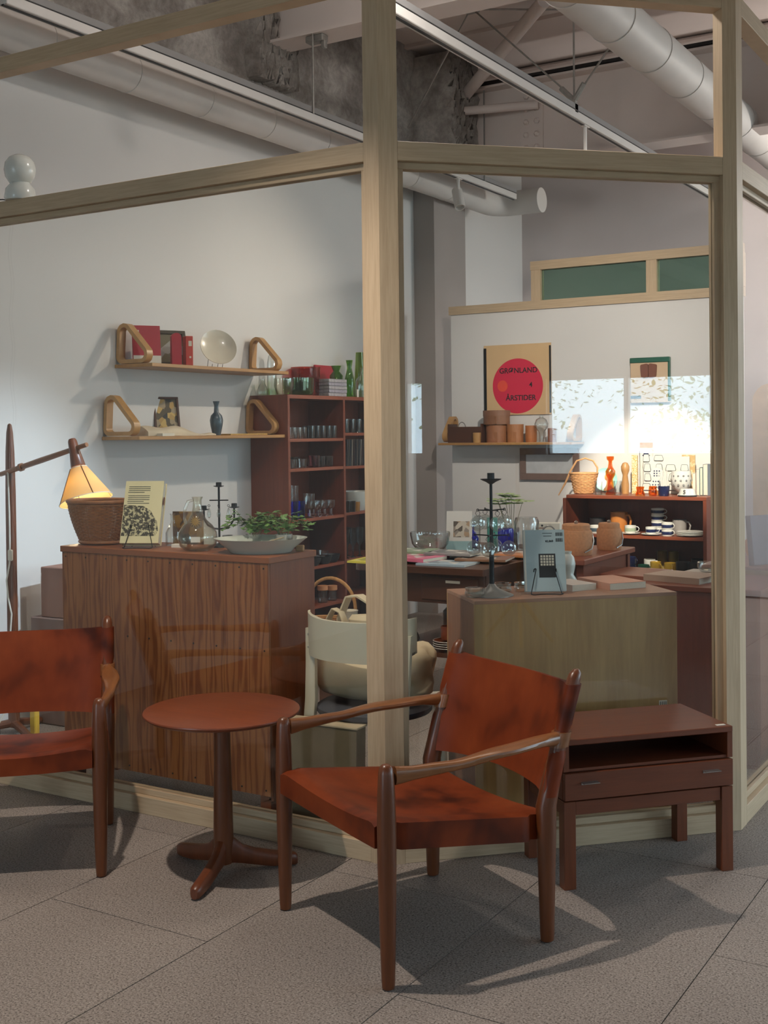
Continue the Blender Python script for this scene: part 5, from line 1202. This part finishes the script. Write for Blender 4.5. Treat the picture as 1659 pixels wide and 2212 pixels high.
t = thing('flower_tile', 'tall narrow tile with a blue flower leaning on the wall', 'tile', (-2.550, 7.47, z)); bx('tile', (0, 0, .165), (.085, .014, .33), K['whitecer'], t, .002); bx('tan_cap', (0, -.0004, .312), (.086, .015, .036), K['jug'], t)
for k in range(6): a = 2 * math.pi * k / 6; MB().lathe([(0, 0), (.010, 0), (0, .002)], 12, sx=1, sy=.6).build('petal', K['navy'], t, (.016 * math.cos(a), -.0072, .245 + .012 * math.sin(a)), (R(90), 0, 0))
t = thing('relief_panel', 'white ceramic wall relief of vases and flowers outlined in dark glaze', 'ceramic panel', (-2.395, 7.40, z), R(2))
bx('slab', (0, 0, .12), (.30, .016, .24), K['whitecer'], t, .003)
rn = random.Random(21)
for i in range(14):
    xx, zz = -.12 + .08 * (i % 4) + rn.uniform(-.01, .01), .045 + .062 * (i // 4); ww, hh = rn.uniform(.022, .036), rn.uniform(.03, .05)
    p = rpoly([(-ww, 0, 0), (ww, 0, 0), (ww * .7, hh, 0), (-ww * .7, hh, 0)], .008, 4)
    o = MB().prism([(a[0], a[1]) for a in p], 0, .008, m=Matrix.Rotation(R(90), 3, 'X')).build('relief_piece', K['whitecer'], t, (xx, -.008, zz - hh / 2))
    MB().tube([(a[0], -.0082, a[1]) for a in p], .0014, 5, closed=True).build('outline', K['slate'], o)
t = thing('dotted_plaque', 'white ceramic bouquet plaque with rows of blue dots on a foot', 'ceramic plaque', (-2.405, 7.245, z), R(5))
bx('foot', (0, 0, .004), (.06, .03, .008), K['jug'], t); MB().tube([(0, 0, .006), (0, 0, .03)], .005, 8).build('stem', K['jug'], t)
MB().prism([(a[0], a[1]) for a in rpoly([(-.046, .03, 0), (.046, .03, 0), (.030, .10, 0), (-.030, .10, 0)], .006, 4)], -.008, .008, m=Matrix.Rotation(R(90), 3, 'X')).build('vase', K['whitecer'], t)
MB().prism([(.042 * math.cos(2 * math.pi * k / 24), .136 + .038 * math.sin(2 * math.pi * k / 24)) for k in range(24)], -.007, .007, m=Matrix.Rotation(R(90), 3, 'X')).build('bloom', K['whitecer'], t)
dm = MB().lathe([(0, 0), (.0048, 0), (.004, .001), (0, .0015)], 8).build('dot', K['navy'], t, (0, -.0085, .05), (R(90), 0, 0))
for i in range(4):
    for j in range(3):
        o = dm.copy(); COL.objects.link(o); o.parent = t; o.location = (-.030 + .020 * i * (1 - .12 * j) + .004 * j, -.0085, .044 + .021 * j)
for i in range(3):
    for j in range(3):
        o = dm.copy(); COL.objects.link(o); o.parent = t; o.location = (-.016 + .016 * i, -.0078, .122 + .015 * j)
def votive(label, x, y, prof):
    v = vessel('votive', label, 'candle holder', (x, y, z), prof, K['g_amber'], .004)
    MB().lathe([(0, 0), (.016, 0), (.016, .012), (0, .012)], 16).build('tealight', K['cream'], v, (0, 0, .008))
votive('squat amber glass votive on the lit shelf', -2.485, 7.155, [(.030, 0), (.031, .012), (.022, .03), (.024, .045), (.027, .056)])
votive('round amber glass votive beside the dotted plaque', -2.402, 7.150, [(.022, 0), (.026, .012), (.026, .035), (.023, .055), (.025, .060)])
t = thing('brush_pot', 'navy pot holding pale brushes', 'pot', (-2.332, 7.155, z)); MB().lathe(vprof([(0, 0), (.029, 0), (.031, .004), (.036, .062)], .003), 24).build('pot', K['navy'], t)
for k in range(8): a = k * 2.4; MB().tube([(.012 * math.cos(a), .012 * math.sin(a), .006), (.020 * math.cos(a), .020 * math.sin(a), .09), (.030 * math.cos(a), .030 * math.sin(a), .14 + .01 * (k % 3))], .003, 6).build('brush', K['whitecer'], t)
t = thing('spotted_vase', 'round white vase with grey spots on a slim foot', 'vase', (-2.255, 7.26, z)); MB().lathe(vprof([(0, 0), (.026, 0), (.024, .006), (.014, .014), (.030, .026), (.058, .060), (.066, .095), (.062, .13), (.058, .152)], .003), 36).build('body', K['whitecer'], t)
sp = MB().lathe([(0, 0), (.007, 0), (.006, .001), (0, .0015)], 10).build('spot', K['zinc'], t)
for i in range(12):
    for j in range(3):
        a = 2 * math.pi * (i + .5 * (j % 2)) / 12; rr = (.0615, .0660, .0625)[j]
        o = sp if (i == 0 and j == 0) else sp.copy()
        if o is not sp: COL.objects.link(o); o.parent = t
        o.location = (rr * math.cos(a), rr * math.sin(a), .066 + .028 * j); o.rotation_euler = (0, R(90), a)
t = thing('letter_stand', 'small white tapered stand marked with a black S', 'stand', (-2.185, 7.155, z), R(8)); MB().lathe([(0, 0), (.056, 0), (.056, .010), (.053, .011), (.044, .044), (.038, .048), (0, .048)], 32).build('body', K['whitecer'], t); MB().lathe([(.0562, 0), (.058, .002), (.0575, .008), (.0545, .010)], 32).build('dark_foot', K['dark'], t)
text('letter', 'S', .034, K['ink'], t, (-.010, -.0515, .028), (R(76), 0, R(-8)))
for i, (x, wd, h, c, nm) in enumerate(((-2.166, .020, .14, rgb(206, 190, 176), 'pale buff'), (-2.143, .018, .165, rgb(214, 208, 204), 'off-white'), (-2.121, .020, .175, rgb(66, 112, 104), 'dark green'), (-2.090, .030, .195, rgb(128, 134, 138), 'grey'))):
    book(nm + ' book standing in the short row on the lit shelf', (x, 7.33, z), .13, h, wd, plain('spine_%d' % i, c, .5, var=.04), (R(90), 0, R(-90)), True, 'books on the lit shelf')
tag(bx('tan_card', (-2.262, 7.44, z + .125), (.085, .014, .25), printed('tan_print', rgb(190, 160, 110), rgb(226, 210, 170), 40), None, .002), 'tan patterned card standing behind the spotted vase', 'card')
# --- middle shelf
z = .6874
def saucer(x, y, label, z=z, r=.062): return plate_at('saucer', label, (x, y, z), r, K['whitecer'], .010, cat='saucer')
stripe_cup('teal_cup', 'dark blue cup at the near end of the middle shelf', (-2.905, 7.18, z), .036, .052, K['navy'], None, True, R(20))
stripe_cup('stock_pot', 'black lidded pot at the back of the middle shelf', (-2.840, 7.34, z), .052, .085, K['dark'], None, False, cat='pot'); 
t = stripe_cup('caramel_jug', 'caramel brown jug at the back of the middle shelf', (-2.690, 7.33, z), .055, .130, K['jug'], None, True, R(-10), cat='jug')
stripe_cup('blue_cup', 'royal blue cup on the middle shelf before the jug', (-2.690, 7.165, z), .038, .052, plain('royal_blue', rgb(48, 84, 140), .3, coat=.3), None, True)
stripe_cup('white_tin', 'white cup with a blue rim beside the royal blue cup', (-2.795, 7.19, z), .040, .050, K['whitecer'], K['slate'], False)
saucer(-2.560, 7.180, 'white saucer under the sage painted cup'); stripe_cup('painted_cup', 'white cup painted with sage leaves on a saucer', (-2.560, 7.180, z + .0108), .036, .046, K['whitecer'], plain('sage', rgb(150, 164, 140), .4), True)
saucer(-2.420, 7.165, 'white saucer under the single striped cup'); stripe_cup('striped_cup', 'single striped navy and white cup on a saucer', (-2.420, 7.165, z + .0108), .034, .042, K['whitecer'], K['navy'], True)
for i in range(4): stripe_cup('striped_cup', ('bottom', 'second', 'third', 'topmost')[i] + ' navy and white striped cup in the tall stack of four', (-2.428, 7.32, z + .0405 * i), .041, .040, K['whitecer'], K['navy'], True, R(-12), 'tall stack of striped cups')
for i in range(2): stripe_cup('striped_cup', ('lower', 'upper')[i] + ' navy and white striped cup in the stack of two', (-2.315, 7.165, z + .0425 * i), .036, .042, K['whitecer'], K['navy'], True, R(-25), 'pair of stacked striped cups')
stripe_cup('grey_mug', 'grey mug behind the stack of two striped cups', (-2.290, 7.33, z), .044, .090, plain('grey_glaze', rgb(150, 146, 142), .35), None, True)
for i in range(4): plate_at('side_plate', ('bottom', 'second', 'third', 'topmost')[i] + ' white side plate in the flat pile on the middle shelf', (-2.185, 7.200, z + .0062 * i), .082, K['whitecer'], .010, 'pile of side plates')
# --- lower shelf
z = .4454
stripe_cup('yellow_mug', 'yellow mug nearer the green mug on the bottom shelf', (-2.392, 7.165, z), .034, .078, K['yellow'], None, True, R(-30))
stripe_cup('yellow_mug', 'yellow mug nearer the cabinet side on the bottom shelf', (-2.300, 7.165, z), .036, .076, K['yellow'], None, True, R(-60))
for i in range(2): stripe_cup('navy_mug', ('lower', 'upper')[i] + ' navy mug in the stacked pair on the bottom shelf', (-2.555, 7.165, z + .052 * i), .034, .051, K['navy'], None, True, R(-20), 'stacked navy mugs')
stripe_cup('green_mug', 'dark green mug on the bottom shelf', (-2.470, 7.165, z), .036, .056, K['greeng'], None, True, R(-20))
stripe_cup('white_mug', 'white mug behind the green mug', (-2.470, 7.28, z), .036, .080, K['whitecer'], None, True)
for x in (-2.420, -2.345): vessel('ochre_glass', 'dull ochre tumbler at the back, ' + ('nearer the navy mugs' if x < -2.4 else 'nearer the dark pots'), 'glass', (x, 7.38, z + .0), tum(.034, .125), plain('ochre_%d' % int(-x * 1000), rgb(150, 130, 70), .3), .003, group='ochre tumblers')
for k, (x, y) in enumerate(((-2.235, 7.22), (-2.165, 7.30), (-2.150, 7.18), (-2.64, 7.20), (-2.62, 7.33))): stripe_cup('dark_pot', ('dark pot beside the yellow mug', 'dark pot at the back corner of the bottom shelf', 'dark pot at the near corner of the bottom shelf', 'dark pot beside the stacked navy mugs', 'dark pot behind the stacked navy mugs')[k], (x, y, z), .042, .080 + .012 * (k % 2), K['dark'], None, False, 0, 'dark pots on the bottom shelf', 'pot')
# ================================================================== display wall
t = thing('poster', 'tan paper poster with a large red disc and black lettering', 'poster', (-3.512, YD - .010, 1.712)); t.rotation_euler = (0, 0, 0)
pw, ph = .515, .495
bx('sheet', (0, 0, 0), (pw, .006, ph), plain('kraft_paper', rgb(206, 172, 128), .7, var=.03), t)
for sx, ww in ((-1, .020), (1, .012)): bx('side_strip', (sx * (pw / 2 - ww / 2), -.004, -.004), (ww, .004, ph - .03), K['iron'], t)
MB().lathe([(0, 0), (.193, 0), (.193, .0012), (0, .0012)], 72).build('red_disc', plain('poster_red', rgb(206, 30, 66), .55, var=.03), t, (.004, -.0031, -.045), (R(90), 0, 0))
MB().lathe([(0, 0), (.040, 0), (.040, .0010), (0, .0010)], 40).build('orange_disc', plain('poster_orange', rgb(226, 74, 52), .55, var=.02), t, (-.112, -.0044, -.043), (R(90), 0, 0))
for s, x, zz in (('GRØNLAND', .010, .062), ('4', .105, -.040), ('ÅRSTIDER', .028, -.130)): text('lettering', s, .052 if s != '4' else .05, K['ink'], t, (x, -.0046, zz), (R(90), 0, 0))
t = thing('ceramic_mask', 'ceramic wall plaque with a dark green top and a brown mask shape', 'wall plaque', (-2.545, YD - .022, 1.675)); bx('slab', (0, .0, 0), (.265, .03, .295), plain('sand_glaze', rgb(206, 178, 146), .4, var=.05), t, .003)
bx('green_band', (0, -.004, .133), (.27, .036, .034), K['greeng'], t, .004); bx('green_edge', (.128, -.003, -.01), (.012, .034, .26), K['greeng'], t, .003)
for s in (-1, 1): MB().prism([(a[0], a[1]) for a in rpoly([(.002, -.05, 0), (.050, -.04, 0), (.056, .04, 0), (.002, .05, 0)], .012, 4)], 0, .014, m=Matrix.Rotation(R(90), 3, 'X') @ Matrix.Scale(s, 3, Vector((1, 0, 0)))).build('mask_half', plain('mask_brown%d' % s, rgb(120, 72, 54), .5), t, (-.005, -.015, .062))
bx('stripe', (-.095, -.016, -.11), (.07, .004, .020), K['slate'], t)
# wall shelf on the display wall
sx0, sx1, sz_ = -4.03, -3.02, 1.258
t = thing('display_shelf', 'pale bent-wood shelf of wooden boxes on the display wall', 'shelf', ((sx0 + sx1) / 2, YD - .0005, sz_)); Lw = sx1 - sx0
bx('board', (0, -.115, .006), (Lw, .23, .016), K['birch_board'], t, .0015)
pl = rpoly([(0, -.014, .030), (0, -.215, .030), (0, -.030, .245)], [.025, .030, .034], 6)
for xx in (-Lw / 2 + .03, Lw / 2 - .03): MB().ribbon([p + Vector((xx, 0, 0)) for p in pl], (1, 0, 0), .04, .020).build('bracket', K['birch'], t, ang=50)
z = sz_ + .0144
t = thing('tool_trough', 'long dark wooden trough with upright handles', 'box', (-3.840, YD - .12, z)); bx('bottom', (0, 0, .006), (.27, .13, .012), K['darkwood'], t)
for s in (-1, 1): bx('side', (0, s * .060, .062), (.27, .012, .10), K['darkwood'], t); bx('end', (s * .130, 0, .072), (.012, .13, .12), K['darkwood'], t)
MB().tube([(-.03 - .03 * math.cos(math.pi * k / 10), -.05, .10 + .045 * math.sin(math.pi * k / 10)) for k in range(11)], .003, 6).build('loop_handle', K['steel'], t)
vessel('wood_cup', 'small honey wood cup before the trough', 'cup', (-3.735, YD - .205, z), tum(.030, .070), K['birch'], .004)
def round_box(label, x, y, zz, r, h, mat, sy=.85):
    t = thing('round_box', label, 'box', (x, y, zz)); MB().lathe([(0, 0), (r * .97, 0), (r * .97, h * .62), (0, h * .62)], 36, sy=sy).build('body', mat, t, ang=40); MB().lathe([(0, h * .58), (r, h * .58), (r, h), (0, h)], 36, sy=sy).build('lid', mat, t, ang=40); bx('overlap', (r * .3, -r * sy * .96, h * .3), (.02, .006, h * .56), mat, t, .001)
    return t
bent = wood('bentwood_box', rgb(150, 104, 76), rgb(116, 76, 54), (1, 1, .3), 20, .5, .8)
round_box('large oval wooden box resting on the smaller round box', -3.622, YD - .12, z + .1255, .098, .098, bent)
round_box('round wooden box carrying the large oval box', -3.622, YD - .12, z, .078, .125, wood('bentwood_mid', rgb(172, 116, 80), rgb(136, 86, 58), (1, 1, .3), 20, .5, .8))
round_box('tall round wooden canister beside the stacked boxes', -3.480, YD - .12, z, .060, .125, wood('bentwood_canister', rgb(186, 128, 86), rgb(150, 96, 62), (1, 1, .3), 20, .5, .8))
stripe_cup('wood_tankard', 'small wooden tankard with a looped handle', (-3.360, YD - .12, z), .040, .115, wood('tankard', rgb(190, 120, 72), rgb(150, 88, 50), (1, 1, .2), 20, .5, .8), None, True, R(120), cat='tankard')
vessel('glass_float', 'round clear glass flask on the display shelf', 'flask', (-3.270, YD - .15, z + .0), [(.016, 0), (.018, .05), (.020, .07), (.044, .10), (.048, .125), (.036, .155), (.014, .168), (.013, .18)], K['g'], .003)
round_box('narrow wooden pot beside the glass flask', -3.205, YD - .12, z, .030, .095, wood('dark_pot_wood', rgb(160, 96, 62), rgb(120, 68, 42), (1, 1, .3), 20, .5, .8), 1.0)
# two pale panels leaning below the shelf
tag(bx('grey_board', (-3.86, YD - .03, .86), (.26, .016, .52), plain('grey_board', rgb(140, 132, 128), .8), None, .004), 'plain grey board leaning on the display wall under the shelf', 'board').location = (-3.86, YD - .045, .26)
framed('framed_picture', 'wide framed sheet hung low on the display wall', (-3.27, YD - .016, 1.01), .44, .22, (R(90), 0, 0), wood('taupe_frame', rgb(132, 108, 98), rgb(110, 88, 78), (1, 1, 1), 20, .5, .8), plain('pale_sheet', rgb(186, 188, 190), .6), .045)
# ================================================================== trees outside the windows
def tree(label, x, y, h, r, seed, c):
    t = thing('tree', label, 'tree', (x, y, -.1)); rn = random.Random(seed)
    MB().tube([(0, 0, 0), (.05, 0, h * .4), (0, .05, h * .8)], [.14, .11, .05], 8).build('trunk', K['darkwood'], t)
    ml = MB()
    for i in range(1600):
        d = Vector((rn.gauss(0, 1), rn.gauss(0, 1), rn.gauss(0, 1))).normalized(); p = Vector((0, 0, h * .62)) + Vector((d.x * r, d.y * r, d.z * h * .42)) * rn.uniform(.5, 1)
        leaf_mesh(ml, p, Vector((rn.gauss(0, 1), rn.gauss(0, 1), rn.gauss(0, .6))), Vector((rn.gauss(0, .4), rn.gauss(0, .4), 1)), rn.uniform(.06, .13), 3)
    tag(ml.build('foliage', plain('tree_leaf_%d' % seed, c, .6, var=.3, scale=3), t, smooth=False), kind='stuff')
tree('light green tree outside the strip windows', 12.5, .2, 4.0, 1.8, 31, rgb(196, 214, 160))
tree('dark green tree further along the strip windows', 13.5, -4.0, 4.5, 2.0, 32, rgb(150, 176, 120))
tree('tree outside the long wall of windows', -1.0, -12.0, 4.5, 2.2, 33, rgb(110, 140, 80))
# ================================================================== tripod lamp on the open floor, mirrored in the chamfered pane
t = thing('tripod_lamp', 'pale wooden tripod lamp mirrored in the chamfered pane', 'lamp', (1.78, 1.89, 0))
for (fx, fy) in ((-.18, .10), (.10, .19), (.09, -.28)): MB().tube([(0, 0, .30), (fx, fy, .0)], [.016, .011], 10).build('leg', K['birch'], t)
MB().tube([(0, 0, .28), (0, 0, 1.25)], .013, 10).build('pole', K['birch'], t)
MB().lathe([(.10, 1.20), (.20, 1.45), (.198, 1.45), (.098, 1.20)], 32).build('lamp_shade', K['linen'], t)
